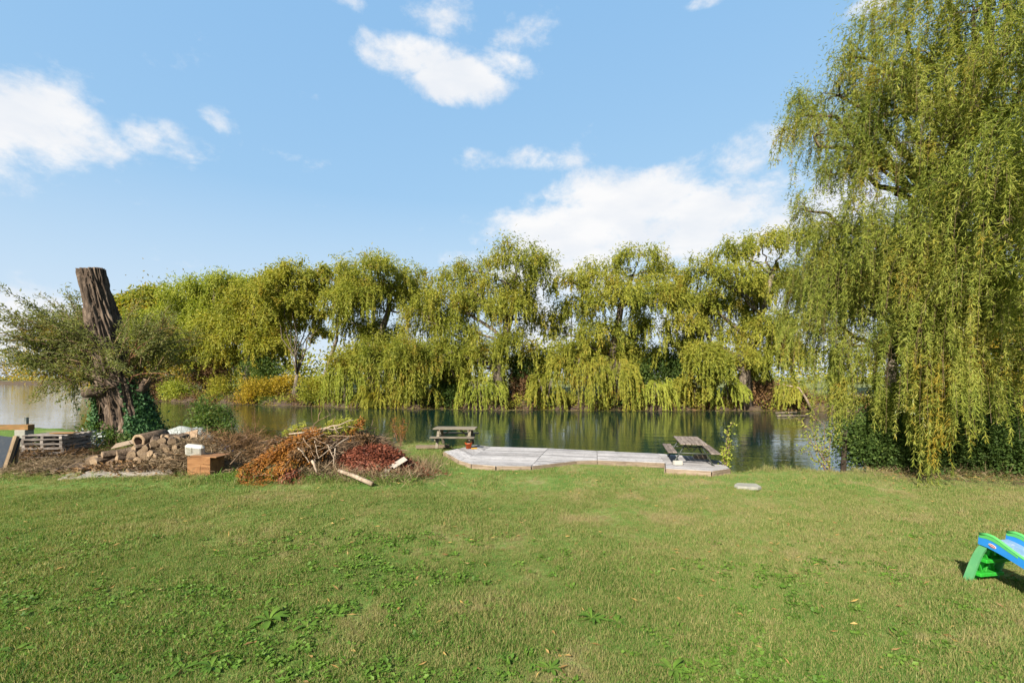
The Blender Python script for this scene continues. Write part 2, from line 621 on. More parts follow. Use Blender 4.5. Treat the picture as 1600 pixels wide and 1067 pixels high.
M['deck'] = wood_mat('weathered_grey_deck', (.205, .195, .198), (.30, .29, .29), (.07, .066, .066), vary=.55, stain=.6)
M['deck_edge'] = wood_mat('weathered_tan_board', (.135, .10, .07), (.205, .16, .115), (.06, .042, .03), vary=.3)
M['table_wood'] = wood_mat('weathered_brown_wood', (.10, .084, .062), (.18, .155, .118), (.045, .036, .027), vary=.3)
M['table_slat'] = wood_mat('weathered_slat', (.095, .074, .062), (.19, .158, .138), (.045, .034, .029), vary=.6)
M['metal'] = paint_mat('dark_green_metal', (.020, .028, .022), .5, .2, .5, (.10, .05, .03), .4, 12)
M['pallet'] = wood_mat('grey_pallet_wood', (.10, .085, .075), (.24, .21, .19), (.030, .025, .022), vary=.7)
M['ply'] = wood_mat('brown_plywood', (.18, .12, .075), (.26, .19, .125), (.14, .09, .055), grain=(1, 7, 7), vary=.15)
M['cabinet'] = wood_mat('orange_brown_veneer', (.14, .066, .026), (.20, .105, .045), (.065, .030, .013), grain=(1, 6, 6), rough=.55, vary=.1, stain=.45)
M['cabinet_in'] = paint_mat('pale_chipboard', (.48, .36, .24), .8, .15, .2)
M['white_board'] = paint_mat('chalky_white_board', (.24, .215, .185), .8, .12, .2, (.26, .20, .14), .75, 3.0)
M['white_plastic'] = paint_mat('white_plastic', (.29, .28, .25), .45, .08, .5, (.32, .27, .17), .55, 6.0)
M['blue'] = paint_mat('blue_plastic', (.02, .075, .27), .4, .15, .5)
M['blue_grey'] = paint_mat('blue_grey_panel', (.018, .024, .034), .75, .15, .15, (.05, .05, .05), .4)
M['yellow'] = paint_mat('yellow_paint', (.40, .21, .015), .5, .1, .4, (.25, .12, .03), .4)
M['post_wood'] = wood_mat('brown_post_wood', (.11, .075, .045), (.20, .145, .09), (.05, .035, .02), vary=.4)
M['orange_wood'] = wood_mat('orange_board', (.12, .062, .022), (.18, .10, .04), (.06, .08, .03), vary=.2)
M['concrete'] = paint_mat('pale_concrete', (.17, .165, .145), .9, .15, .2, (.20, .19, .14), .5, 8)
M['orange'] = paint_mat('orange_plastic', (.45, .08, .013), .4, .08, .5)
M['slide_pale'] = paint_mat('pale_green_plastic', (.07, .235, .10), .42, .07, .45, (.12, .30, .12), .4, 4)
M['slide_green'] = paint_mat('green_plastic', (.04, .46, .05), .4, .1, .45, (.06, .12, .03), .5, 5)
def thin_plastic(m, f):
    t = NT(m.node_tree)
    p = m.node_tree.nodes['Principled BSDF']
    tr = t.n('ShaderNodeBsdfTranslucent')
    t.link(p.inputs['Base Color'].links[0].from_socket, tr.inputs[0])
    mx = t.n('ShaderNodeMixShader')
    mx.inputs[0].default_value = f
    t.link(p.outputs[0], mx.inputs[1])
    t.link(tr.outputs[0], mx.inputs[2])
    t.link(mx.outputs[0], m.node_tree.nodes['Material Output'].inputs[0])


thin_plastic(M['slide_green'], .6)
M['slide_lime'] = paint_mat('lime_plastic', (.055, .26, .065), .4, .06, .45)
M['slide_blue'] = paint_mat('bright_blue_plastic', (.012, .13, .36), .38, .06, .5)
M['slide_bed'] = paint_mat('scuffed_pale_blue', (.10, .17, .26), .5, .1, .4, (.34, .33, .30), .5, 7)
M['badge_white'] = paint_mat('badge_white', (.36, .32, .30), .5, .04, .4)
M['badge_red'] = paint_mat('badge_red', (.22, .025, .02), .5, .05, .4)
M['tarp'] = paint_mat('pale_tarp', (.22, .235, .225), .7, .2, .2, (.05, .06, .03), .9, 5.5)
M['wet_wood'] = bark_mat('dark_wet_wood', (.010, .007, .005), (.028, .020, .014), (.06, .045, .032), 8, .4, .3)
M['float_wood'] = bark_mat('grey_wet_wood', (.04, .03, .022), (.10, .08, .06), (.19, .16, .125), 8, .4, .3)
M['float'] = leaf_mat('floating_litter', gain=1.0, stops=[(.0, (.06, .05, .018)), (.5, (.16, .125, .045)), (1, (.30, .24, .12))], trans=.05, nscale=.4)
M['ivy'] = leaf_mat('ivy_leaf', [(.0, (.012, .032, .012)), (.5, (.026, .062, .020)), (1, (.055, .10, .035))], nscale=1.2, trans=.2)

# ------------------------------------------------------------------ terrain
SHORE = np.array([(-400, 60), (-60, 31), (-35, 27), (-25, 24), (-16, 21), (-11, 18.8), (-5, 18.2), (-3.2, 17.9), (-1.8, 17.2), (-.5, 15.9), (1.5, 15.2), (3, 14.4), (4.8, 13.5), (6, 13.0), (8.6, 12.75), (12, 13.2), (17, 13.6), (25, 13), (45, 10), (120, 0), (400, -60)], float)
FAR = np.array([(-900, 230), (-400, 205), (-260, 195), (-140, 178), (-100, 150), (-84, 115), (-76, 84), (-66, 71), (-46, 60), (-33, 54), (-16, 47.5), (0, 44.3), (12, 44.0), (27, 43.4), (40, 37), (60, 32), (120, 28), (500, 20)], float)


def ysh(x):
    return np.interp(x, SHORE[:, 0], SHORE[:, 1])


def yfar(x):
    return np.interp(x, FAR[:, 0], FAR[:, 1])


def grid_mesh(name, X, Y, Z, mat):
    ny, nx = X.shape
    V = np.stack([X, Y, Z], -1).reshape(-1, 3)
    i = np.arange(ny - 1)[:, None] * nx + np.arange(nx - 1)[None, :]
    q = np.stack([i, i + 1, i + nx + 1, i + nx], -1).reshape(-1, 4)
    me = bpy.data.meshes.new(name)
    me.vertices.add(len(V))
    me.vertices.foreach_set('co', V.astype(np.float32).ravel())
    me.loops.add(q.size)
    me.loops.foreach_set('vertex_index', q.astype(np.int32).ravel())
    me.polygons.add(len(q))
    me.polygons.foreach_set('loop_start', np.arange(0, q.size, 4, dtype=np.int32))
    me.polygons.foreach_set('use_smooth', np.full(len(q), True))
    me.materials.append(mat)
    me.update(calc_edges=True)
    return me


def lawn_z(x, y):
    """height of the near ground"""
    x = np.asarray(x, float)
    y = np.asarray(y, float)
    d = y - ysh(x) + .12 * np.sin(x * 2.3) + .07 * np.sin(x * 5.1 + 1)
    u = np.clip(d / .7 + .3, 0, 1)
    u = u * u * (3 - 2 * u)
    z = .022 * np.sin(x * .9 + y * .5) + .018 * np.sin(y * 1.3 - x * .4 + 2) + .010 * np.sin(x * 2.7 + 1) * np.sin(y * 3.1)
    z = z * (1 - u) - .95 * u - .6 * np.clip(d / 3, 0, 1)
    return z


def lz(x, y):
    return float(lawn_z(x, y))


xs = np.concatenate([np.linspace(-400, -45, 40), np.arange(-44, 30, .22), np.linspace(31, 400, 40)])
ys_ = np.concatenate([np.linspace(-300, -9, 18), np.arange(-8, 26, .2), np.linspace(27, 62, 14)])
Xg, Yg = np.meshgrid(xs, ys_)
tag(link('lawn', grid_mesh('lawn', Xg, Yg, lawn_z(Xg, Yg), M['turf'])), kind='structure')

dd = np.array([-9, -4, -1.2, -.4, 0, .25, .6, 1.2, 2, 3, 4.5, 6, 9, 14, 20, 35, 60, 120, 300, 700, 1600])
zz = np.array([-2.4, -2.0, -1.1, -.75, -.56, -.40, -.25, -.08, .12, .3, .5, .7, .9, 1.0, 1.1, 1.2, 1.3, 1.4, 1.5, 1.5, 1.5])
xf = np.concatenate([np.linspace(-900, -150, 30), np.arange(-148, 70, .7), np.linspace(72, 700, 30)])
Xf, Df = np.meshgrid(xf, dd)
Zf = np.repeat(zz[:, None], len(xf), 1)
Wv = .55 * np.sin(Xf * .8) + .35 * np.sin(Xf * 2.1 + 1) + .2 * np.sin(Xf * 4.7)
Zf = Zf + np.where((Df > .2) & (Df < 20), .12 * np.sin(Xf * 1.1 + Df) + .08 * np.sin(Xf * 3.3 - Df * 2), 0)
tag(link('far_bank', grid_mesh('far_bank', Xf, yfar(Xf) + Df + Wv * (np.abs(Df) < 5), Zf, M['bank'])), kind='structure')

WL = -.6
mb = MB()
mb.add([(-900, -30, WL), (500, -30, WL), (500, 260, WL), (-900, 260, WL)], [(0, 1, 2, 3)])
tag(mb.build('lake_water', M['water']), kind='structure')


# ------------------------------------------------------------------ vegetation builders
def strand_leaves(rng, boughs, n_leaves, L, W, hang_jit=(.5, 1.25), spread=.5, clus=1.0, strands_per_m2=2.0, splay=.45, fluff=.0, cfac=.30, out=1.12):
    """weeping foliage: boughs = (centre, radii, hang length); strands hang from clusters scattered over each bough"""
    A, O, H, CR = [], [], [], []
    for (c, r, hang) in boughs:
        c, r = np.array(c, float), np.array(r, float)
        area = r[0] * r[2] + r[0] * r[1] + r[1] * r[2]
        K = max(4, int(area * .9 * clus))
        u = nrm(rng.normal(size=(K * 2, 3)))
        u = u[u[:, 2] > -.55][:K]
        rad = rng.uniform(.40, out, size=(len(u), 1))
        cc = c + u * r * rad
        cr = cfac * (r.mean()) ** .75
        m = max(6, int(area * strands_per_m2 * 3.0 / max(len(u), 1)))
        for q, uu in zip(cc, u):
            a = q + np.clip(rng.normal(size=(m, 3)), -1.5, 1.5) * cr * np.array([.55, .55, .40])
            o = uu * np.array([1, 1, .25]) + rng.normal(size=(m, 3)) * .35
            A.append(a)
            O.append(nrm(o))
            CR.append(np.full(m, cr))
            H.append(hang * rng.uniform(hang_jit[0], hang_jit[1], m) * rng.uniform(.4, 1.3))
    A, O, H, CR = np.concatenate(A), np.concatenate(O), np.concatenate(H), np.concatenate(CR)
    w = H / H.sum()
    s = rng.choice(len(A), n_leaves, p=w)
    t = rng.uniform(0, 1, n_leaves) ** .9
    h = H[s]
    ho = spread * np.minimum(h, 1.6)
    k = 2.6
    e = np.exp(-k * t)
    P = A[s] + O[s] * (ho * (1 - e))[:, None]
    P[:, 2] += .10 * h * t * (1 - t) * 2 - h * t ** 1.25
    sw = rng.normal(size=(len(A), 2)) * .06
    P[:, :2] += sw[s] * (h * t)[:, None]
    T = O[s] * (ho * k * e)[:, None]
    T[:, 2] += -h * 1.25 * t ** .25
    T = nrm(T)
    D = nrm(T + rng.normal(size=(n_leaves, 3)) * splay)
    if fluff > 0:                              # short upper shoots round the head of every strand cluster
        f = rng.random(n_leaves) < fluff
        m = int(f.sum())
        g = np.clip(rng.normal(size=(m, 3)), -1.3, 1.3) * CR[s[f]][:, None] * np.array([1.0, 1.0, .8])
        P[f] = A[s[f]] + g + np.array([0, 0, .12]) * CR[s[f]][:, None]
        D[f] = nrm(O[s[f]] * .6 + rng.normal(size=(m, 3)) * .6 + np.array([0, 0, -.35]))
    sz = rng.uniform(.65, 1.2, n_leaves)
    return leaf_quads(P, D, L * sz, W * sz, rng), (A, O, H)


def puff_leaves(rng, blobs, n, L, W, clump=.32, up=.2, K_per=26):
    """leafy (not weeping) foliage: clumps scattered through ellipsoids"""
    V = []
    wt = np.array([b[1][0] * b[1][2] for b in blobs], float)
    wt /= wt.sum()
    for (c, r), w in zip(blobs, wt):
        c, r = np.array(c, float), np.array(r, float)
        K = K_per
        u = nrm(rng.normal(size=(K, 3)))
        cc = c + u * r * rng.uniform(.35, 1.0, (K, 1)) ** .7
        k = rng.integers(0, K, max(int(n * w), 8))
        P = cc[k] + rng.normal(size=(len(k), 3)) * clump * r.mean() * rng.uniform(.6, 1.2, (K, 1))[k]
        D = nrm(nrm(P - c) + rng.normal(size=P.shape) * .8 + np.array([0, 0, up]))
        s = rng.uniform(.6, 1.25, len(P))
        V.append(leaf_quads(P, D, L * s, W * s, rng))
    return np.concatenate(V)


def bezier_pts(a, b, rise, n=7, rng=None, wob=.0):
    a, b = Vector(a), Vector(b)
    pts = []
    L = (b - a).length
    for i in range(n):
        t = i / (n - 1)
        p = a.lerp(b, t)
        p.z += rise * math.sin(math.pi * t) * L
        if rng is not None and 0 < i < n - 1:
            p += Vector(rng.normal(size=3)) * wob * L
        pts.append(p)
    return pts


def limb_tube(a, b, r0, r1, rng, rise=.10, n=7, wob=.025, sides=6):
    return MB().tube(bezier_pts(a, b, rise, n, rng, wob), list(np.linspace(r0, r1, n)), sides)


def willow(name, label, base, trunk, boughs, n_leaves, mat, seed, r0=.45, L=.33, W=.074, bark=None, group=None, spread=.55, twigs=5, puff=False, clus=2.1):
    """trunk: list of points; boughs: (centre, radii, hang)"""
    rng = np.random.default_rng(seed)
    bark = bark or M['bark_far']
    base = Vector(base)
    root = empty(name, base, 0, label, 'tree', group)
    tp = [Vector(p) for p in trunk]
    rad = list(np.linspace(r0, r0 * .35, len(tp)))
    rad[0] *= 1.35
    MB().tube([p - base for p in tp], rad, 9).build('trunk', bark, root, True)
    tw = MB()
    for (c, r, h) in boughs:
        c = Vector(c)
        # leave the trunk at the point nearest below the bough
        best = min(range(len(tp)), key=lambda i: (tp[i] - c).length + 1.2 * max(0, tp[i].z - c.z + .35 * (c - tp[i]).xy.length))
        best = max(1, best)
        a = tp[best]
        ln = (c - a).length
        rr = max(.04, min(rad[best] * .55, .03 + ln * .024))
        limb_tube(a - base, c - base, rr, rr * .35, rng, .06, 7, .03).build('limb', bark, root, True)
        for _ in range(twigs):
            u = Vector(nrm(rng.normal(size=3)))
            u.z = abs(u.z) * .8
            e = c + Vector((u.x * r[0], u.y * r[1], u.z * r[2])) * rng.uniform(.6, 1.0)
            tw.tube([p - base for p in bezier_pts(c, e, .08, 4, rng, .05)], [rr * .34, rr * .26, rr * .18, rr * .08], 4, cap=False)
    if tw.v:
        tag(tw.build('branchlets', bark, root), kind='stuff')
    if puff:
        V = puff_leaves(rng, [(b[0], b[1]) for b in boughs], n_leaves, L, W)
    else:
        kd = max(1.0, base.y / 46.0)
        L, W, n_leaves = L * kd, W * kd * 1.12, int(n_leaves * 1.75)
        V, _ = strand_leaves(rng, [(c, (r[0] * 1.08, r[1] * 1.08, r[2] * 1.12), h * .58) for c, r, h in boughs], n_leaves, L, W, spread=spread, clus=clus, fluff=.40, splay=.42, cfac=.34)
    V = V - np.array(base)
    link('crown', quads_mesh('crown', V, mat), root)
    return root


def bgh(Y, rows, dy=1.6, seed=0, ry=None):
    """boughs from pixel outlines at depth Y, staggered in depth so the crown is as deep as it is wide"""
    rg = random.Random(seed)
    out = []
    s = Y / F
    for i, row in enumerate(rows):
        px, py, rx, rz = row[:4]
        hang = row[4] * s if len(row) > 4 else rz * 1.5 * s
        off = row[5] if len(row) > 5 else rg.uniform(-dy, dy)
        c = at(px, py, Y)
        c.y += off
        out.append((tuple(c), (rx * s, (rx * .75 + rz * .25) * s, rz * s), hang))
    return out


def fz(x, y):
    d = y - float(yfar(x))
    return float(np.interp(d, dd, zz))


def far_base(px, Y):
    x = (px - 800) / F * Y
    return Vector((x, Y, fz(x, Y) - .15))


def trunk_px(Y, pts, z0=None):
    b = far_base(pts[0][0], Y)
    return [b] + [at(px, py, Y) for px, py in pts[1:]]


# ------------------------------------------------------------------ willows and trees on the far bank
G_FAR = 'trees along the far bank'
Y = 48.5
willow('willow_tree', 'rounded weeping willow on the far bank behind the brush pile, trunk visible under its crown', far_base(583, Y),
       trunk_px(Y, [(583, 632), (582, 580), (592, 530), (606, 490), (612, 450)]),
       bgh(Y, [(590, 424, 42, 18), (552, 436, 26, 24), (630, 440, 30, 22), (565, 470, 38, 26, 55), (600, 455, 35, 22, 40), (640, 466, 26, 20, 35), (540, 500, 20, 22, 50), (575, 510, 20, 20, 60), (655, 490, 18, 14, 25), (590, 545, 22, 20, 50), (558, 562, 38, 24, 55), (622, 560, 30, 22, 60), (606, 520, 22, 18, 40)], 2.2, 1),
       42000, M['willow_far'], 11, r0=.55, group=G_FAR)
Y = 46
willow('willow_tree', 'broad weeping willow beyond the wooden picnic table, its long limb reaching left', far_base(788, Y),
       trunk_px(Y, [(788, 628), (776, 575), (786, 535), (797, 500), (806, 450)]),
       bgh(Y, [(700, 432, 32, 20), (735, 417, 28, 18), (808, 412, 42, 20), (840, 438, 20, 26, 45), (775, 440, 36, 22), (690, 468, 40, 22, 40), (738, 470, 40, 22, 45), (806, 476, 30, 28, 60), (664, 500, 30, 26, 60), (715, 512, 30, 16, 40), (690, 560, 42, 28, 75), (642, 560, 30, 28, 70), (742, 545, 30, 20, 60), (805, 540, 24, 22, 70), (835, 500, 14, 18, 40)], 2.4, 2),
       52000, M['willow_far'], 12, r0=.6, group=G_FAR)
Y = 46.2
willow('willow_tree', 'tall open-crowned weeping willow in the middle, sky showing round its forked trunk', far_base(952, Y),
       trunk_px(Y, [(952, 626), (955, 570), (962, 525), (970, 480), (988, 430)]),
       bgh(Y, [(995, 406, 32, 16), (940, 424, 36, 18), (893, 444, 28, 18), (1030, 424, 24, 22), (902, 482, 36, 20, 35), (958, 466, 42, 24), (1020, 468, 34, 24, 45), (880, 512, 22, 16, 30), (935, 512, 28, 16, 40), (1002, 515, 32, 18, 40), (925, 555, 36, 16, 60), (1050, 452, 22, 20, 40), (992, 556, 34, 20, 60), (880, 560, 30, 20, 55), (950, 545, 34, 18, 50), (905, 535, 20, 14, 40)], 2.4, 3),
       46000, M['willow_far'], 13, r0=.6, group=G_FAR)
Y = 44.4
willow('willow_tree', 'wide weeping willow at the right of the far bank, half behind the near willow', far_base(1166, Y),
       trunk_px(Y, [(1166, 626), (1164, 580), (1178, 530), (1190, 490), (1206, 430)]),
       bgh(Y, [(1180, 386, 34, 14), (1130, 402, 28, 14), (1228, 378, 32, 16), (1088, 432, 32, 18), (1125, 444, 36, 22), (1076, 468, 32, 22, 40), (1140, 478, 36, 24, 45), (1184, 450, 26, 20), (1232, 440, 34, 28, 60), (1064, 505, 22, 18, 40), (1110, 518, 32, 18, 45), (1186, 515, 30, 24, 60), (1150, 558, 30, 18, 45), (1092, 556, 34, 20, 55), (1205, 548, 26, 22, 60), (1060, 540, 22, 16, 45), (1196, 572, 14, 18, 70)], 2.2, 4),
       56000, M['willow_far'], 14, r0=.6, group=G_FAR)
Y = 63
willow('willow_tree', 'leafy light green willow beyond the stump, highest of the left tree line', far_base(322, Y),
       trunk_px(Y, [(322, 618), (326, 570), (330, 520), (335, 460)]),
       bgh(Y, [(332, 442, 34, 12, 25), (290, 456, 38, 16, 35), (372, 446, 32, 14, 30), (268, 488, 28, 22, 45), (318, 480, 36, 22, 45), (370, 478, 32, 22, 45), (252, 512, 22, 18, 40), (300, 520, 36, 20, 40), (345, 500, 36, 20)], 2.5, 5),
       46000, M['willow_bright'], 15, r0=.5, group=G_FAR)
Y = 58.5
willow('autumn_tree', 'dense olive and gold tree of short drooping boughs right of the light green willow', far_base(384, Y),
       trunk_px(Y, [(384, 622), (386, 580), (392, 520), (398, 470)]),
       bgh(Y, [(392, 468, 42, 24, 25), (350, 508, 42, 22, 25), (402, 520, 46, 26, 30), (298, 546, 38, 18, 25), (438, 540, 28, 20, 30), (345, 556, 42, 18, 25), (436, 478, 32, 24, 25), (262, 556, 26, 16, 22)], 2.5, 6),
       50000, M['olive'], 16, r0=.4, L=.3, W=.09, group=G_FAR, spread=.7)
Y = 53.5
willow('autumn_tree', 'golden olive tree with a fan of bare dark stems showing beneath its crown', far_base(462, Y),
       trunk_px(Y, [(462, 630), (462, 605), (464, 585)]),
       bgh(Y, [(428, 442, 28, 14, 16), (468, 436, 32, 16, 18), (500, 452, 28, 18, 18), (474, 480, 28, 18, 18), (442, 500, 26, 16, 16), (512, 428, 14, 11, 12), (514, 490, 16, 15, 14), (492, 520, 18, 15, 14), (450, 460, 30, 18, 18)], 2.2, 7),
       22000, M['olive'], 17, r0=.42, L=.3, W=.09, group=G_FAR, spread=.7)
Y = 50.5
willow('sparse_tree', 'leaning bare-stemmed tree with tufts of leaves against the sky, left of the rounded willow', far_base(497, Y),
       trunk_px(Y, [(497, 630), (512, 575), (526, 530), (530, 480)]),
       bgh(Y, [(512, 428, 9, 10, 12), (534, 425, 13, 12, 14), (544, 450, 12, 11, 14), (520, 458, 9, 8, 10), (552, 476, 14, 10, 16)], .8, 8),
       2600, M['olive'], 18, r0=.3, L=.3, W=.09, group=G_FAR, spread=.6)
Y = 88
willow('dark_willow', 'dark green tree line end on the point behind the stump shoots', far_base(225, Y),
       trunk_px(Y, [(225, 606), (226, 570), (228, 520)]),
       bgh(Y, [(228, 476, 30, 12, 20), (196, 482, 28, 14, 22), (256, 472, 26, 14, 22), (214, 508, 40, 20, 30), (178, 530, 34, 26, 34), (250, 520, 34, 22, 30), (150, 550, 24, 24, 30), (200, 560, 30, 20, 25)], 4, 9),
       26000, M['willow_far'], 19, r0=.6, L=.5, W=.14, group=G_FAR)
Y = 47
willow('willow_tree', 'willow of the far bank seen only through gaps in the near willow', far_base(1390, 42),
       trunk_px(42, [(1390, 640), (1395, 570), (1400, 500), (1410, 430)]),
       bgh(42, [(1400, 410, 60, 30), (1350, 450, 50, 30), (1460, 440, 60, 35), (1410, 510, 50, 35, 60), (1480, 520, 50, 40, 70)], 2.5, 10),
       24000, M['willow_far'], 20, r0=.5, group=G_FAR)
willow('autumn_tree', 'golden tree of the far bank at the right edge behind the near willow', far_base(1560, 36),
       trunk_px(36, [(1560, 650), (1560, 580), (1565, 500)]),
       bgh(36, [(1560, 460, 70, 40, 30), (1500, 520, 60, 40, 30), (1620, 520, 70, 45, 30), (1520, 600, 45, 30, 30), (1600, 600, 50, 30, 30)], 2.5, 11),
       20000, M['gold'], 21, r0=.4, L=.3, W=.1, group=G_FAR, spread=.7)

# weeping clumps that touch the water
G_CL = 'weeping shrubs at the far waterline'
CL = [(537, 588, 34, 24, 40, 'willow_bright', 'bright yellow-green weeping shrub at the far waterline behind the brush pile'),
      (588, 610, 34, 20, 26, 'olive', 'golden olive weeping shrub under the trunk of the rounded willow'),
      (655, 592, 32, 24, 38, 'willow_far', 'olive weeping shrub left of the wooden picnic table at the far waterline'),
      (750, 600, 40, 14, 40, 'willow_bright', 'dome-shaped weeping shrub straight behind the wooden picnic table'),
      (905, 566, 46, 20, 70, 'willow_far', 'tallest curtain of weeping shrub under the open-crowned middle willow'),
      (966, 570, 24, 20, 66, 'willow_far', 'narrow weeping curtain between the tall curtain and the low dome beside it'),
      (852, 598, 24, 18, 26, 'olive', 'yellowing weeping shrub just left of the tallest curtain'),
      (1018, 602, 36, 14, 40, 'willow_bright', 'low dome of weeping shrub left of the metal-legged picnic table'),
      (1136, 600, 28, 16, 40, 'willow_bright', 'rounded weeping shrub behind the sapling by the deck end'),
      (1085, 585, 20, 16, 30, 'willow_far', 'small weeping shrub above the metal-legged picnic table'),
      (1230, 602, 16, 16, 30, 'willow_far', 'thin weeping shrub at the far bank beside the near willow curtain')]
for i, (px, py, rx, rz, hang, mk, lab) in enumerate(CL):
    rng = np.random.default_rng(100 + i)
    Yc = float(yfar((px - 800) / F * 45)) - .2
    Yc = float(yfar((px - 800) / F * Yc)) + .1
    b = bgh(Yc, [(px, py, rx * .8, rz, hang, 0), (px - rx * .35, py + rz * .5, rx * .6, rz, hang, .7), (px + rx * .35, py + rz * .4, rx * .6, rz, hang, -.5)], 0)
    base = far_base(px, Yc + .5)
    root = empty('weeping_shrub', base, 0, lab, 'shrub', G_CL)
    st = MB()
    for k in range(6):
        e = Vector(b[0][0]) + Vector((rng.uniform(-.6, .6) * b[0][1][0], rng.uniform(-.5, .5), b[0][1][2] * .3))
        st.tube([p - base for p in bezier_pts(base + Vector((rng.uniform(-.2, .2), 0, 0)), e, .05, 5, rng, .03)], [.07, .06, .05, .035, .02], 5)
    st.build('stem', M['bark_far'], root, True)
    V, _ = strand_leaves(rng, b, int(2400 + rx * 190), .30, .06, hang_jit=(.6, 1.1), spread=.75, clus=1.8, strands_per_m2=3.0, splay=.28)
    zmin = WL + .02
    V[:, :, 2] = np.maximum(V[:, :, 2], zmin + .02 * rng.random((len(V), 1)))
    link('foliage', quads_mesh('foliage', V - np.array(base), M[mk]), root)

# leafy shrubs and dark undergrowth of the far bank
G_SH = 'leafy shrubs along the far bank'
SH = [(400, 608, 34, 16, 'gold', 'yellow leafy shrub at the waterline under the olive and gold tree'),
      (440, 600, 24, 16, 'gold', 'amber leafy shrub left of the fan of bare stems'),
      (492, 606, 30, 18, 'olive', 'olive yellow shrub beneath the leaning bare-stemmed tree'),
      (350, 604, 28, 18, 'olive', 'olive shrub at the far waterline right of the dark bush by the stump'),
      (284, 606, 28, 16, 'willow_bright', 'yellow-green low shrub seen just right of the stump at the far waterline'),
      (245, 600, 24, 18, 'brown_leaf', 'brown leafless-looking shrub behind the stump'),
      (325, 575, 34, 20, 'brown_leaf', 'brownish shrub below the light green willow'),
      (410, 572, 34, 18, 'dark_leaf', 'dark green shrub in the hollow under the olive and gold tree'),
      (690, 616, 34, 16, 'dark_leaf', 'dark shrub in the shade left of the wooden picnic table'),
      (625, 612, 20, 16, 'dark_leaf', 'dark shrub between the golden and olive weeping shrubs'),
      (700, 590, 30, 20, 'olive', 'olive shrub behind the dome-shaped weeping shrub'),
      (820, 600, 28, 22, 'brown_leaf', 'russet shrub right of the broad willow trunk'),
      (815, 570, 26, 20, 'dark_leaf', 'dark green shrub above the russet one'),
      (848, 566, 26, 20, 'dark_leaf', 'dark green shrub under the strip of sky between two willows'),
      (1045, 572, 36, 26, 'dark_leaf', 'dark evergreen shrub below the gap right of the open-crowned willow'),
      (1075, 612, 30, 18, 'olive', 'olive brown shrub behind the metal-legged picnic table'),
      (1000, 580, 30, 18, 'dark_leaf', 'dark shrub behind the low dome of weeping shrub'),
      (1110, 575, 30, 20, 'dark_leaf', 'dark shrub left of the right-hand willow trunk'),
      (1190, 612, 26, 18, 'brown_leaf', 'red brown shrub under the right-hand willow'),
      (1240, 618, 30, 12, 'brown_leaf', 'low brown shrub by the fallen branch at the right of the far bank'),
      (560, 622, 22, 10, 'dark_leaf', 'low dark shrub under the bright weeping shrub'),
      (880, 627, 22, 7, 'olive', 'low olive shrub at the foot of the tallest curtain'),
      (868, 636, 14, 5, 'willow_bright', 'small bright green tuft at the water edge right of centre')]
for i, (px, py, rx, rz, mk, lab) in enumerate(SH):
    rng = np.random.default_rng(300 + i)
    low = py + rz
    Yc = float(yfar((px - 800) / F * 46))
    Yc = float(yfar((px - 800) / F * Yc)) + (1.0 if low > 622 else 3.2)
    base = far_base(px, Yc)
    s = Yc / F
    c = at(px, py, Yc)
    bl = [((c.x + rng.uniform(-.5, .5) * rx * s, c.y + rng.uniform(-.6, .6), c.z + rng.uniform(-.3, .3) * rz * s), (rx * s * .62, rx * s * .5, rz * s * .7)) for _ in range(5)]
    for k in range(3):                         # leaves down to the ground
        bl.append(((c.x + rng.uniform(-.6, .6) * rx * s, c.y - .2, max(base.z + .25, c.z - rz * s * .8)), (rx * s * .5, rx * s * .4, rz * s * .5)))
    root = empty('shrub', base, 0, lab, 'shrub', G_SH)
    st = MB()
    for k in range(5):
        e = Vector(bl[k][0])
        st.tube([p - base for p in bezier_pts(base, e, .04, 4, rng, .05)], [.05, .04, .03, .015], 4)
    st.build('stem', M['bark_far'], root)
    V = puff_leaves(rng, bl, int(900 + rx * rz * 7.0), .22, .12, .34)
    V[:, :, 2] = np.maximum(V[:, :, 2], WL + .03)
    link('foliage', quads_mesh('foliage', V - np.array(base), M[mk]), root)

# distant treeline: one mass
rng = np.random.default_rng(5)
bl = []
for k in range(120):
    x = -95 + k * 2.1 + rng.uniform(-1, 1)
    yb = max(float(yfar(x)) + 26, 84) + rng.uniform(-4, 10)
    h = rng.uniform(4.0, 8.5)
    bl.append(((x, yb, h * .5 + .6), (rng.uniform(2, 3.2), 2, h * .6)))
V = puff_leaves(rng, bl, 42000, .62, .36, .4, K_per=14)
tag(link('distant_treeline', quads_mesh('distant_treeline', V, M['olive'])), kind='stuff')
bl = []
for k in range(110):
    x = -420 + k * 3.3 + rng.uniform(-1, 1)
    yb = float(yfar(x)) + rng.uniform(3, 16)
    h = rng.uniform(9, 19)
    bl.append(((x, yb, h * .45), (rng.uniform(3.5, 6.5), 4, h * .55)))
fb, nb = [b for b in bl if b[0][1] > 125], [b for b in bl if b[0][1] <= 125]
V = np.concatenate([puff_leaves(rng, fb, 36000, 1.0, .5, .4, K_per=14), puff_leaves(rng, nb, 30000, .42, .2, .4, K_per=20)])
V[:, :, 2] = np.maximum(V[:, :, 2], WL + .1)
tag(link('far_shore_wood', quads_mesh('far_shore_wood', V, M['gold'])), kind='stuff')

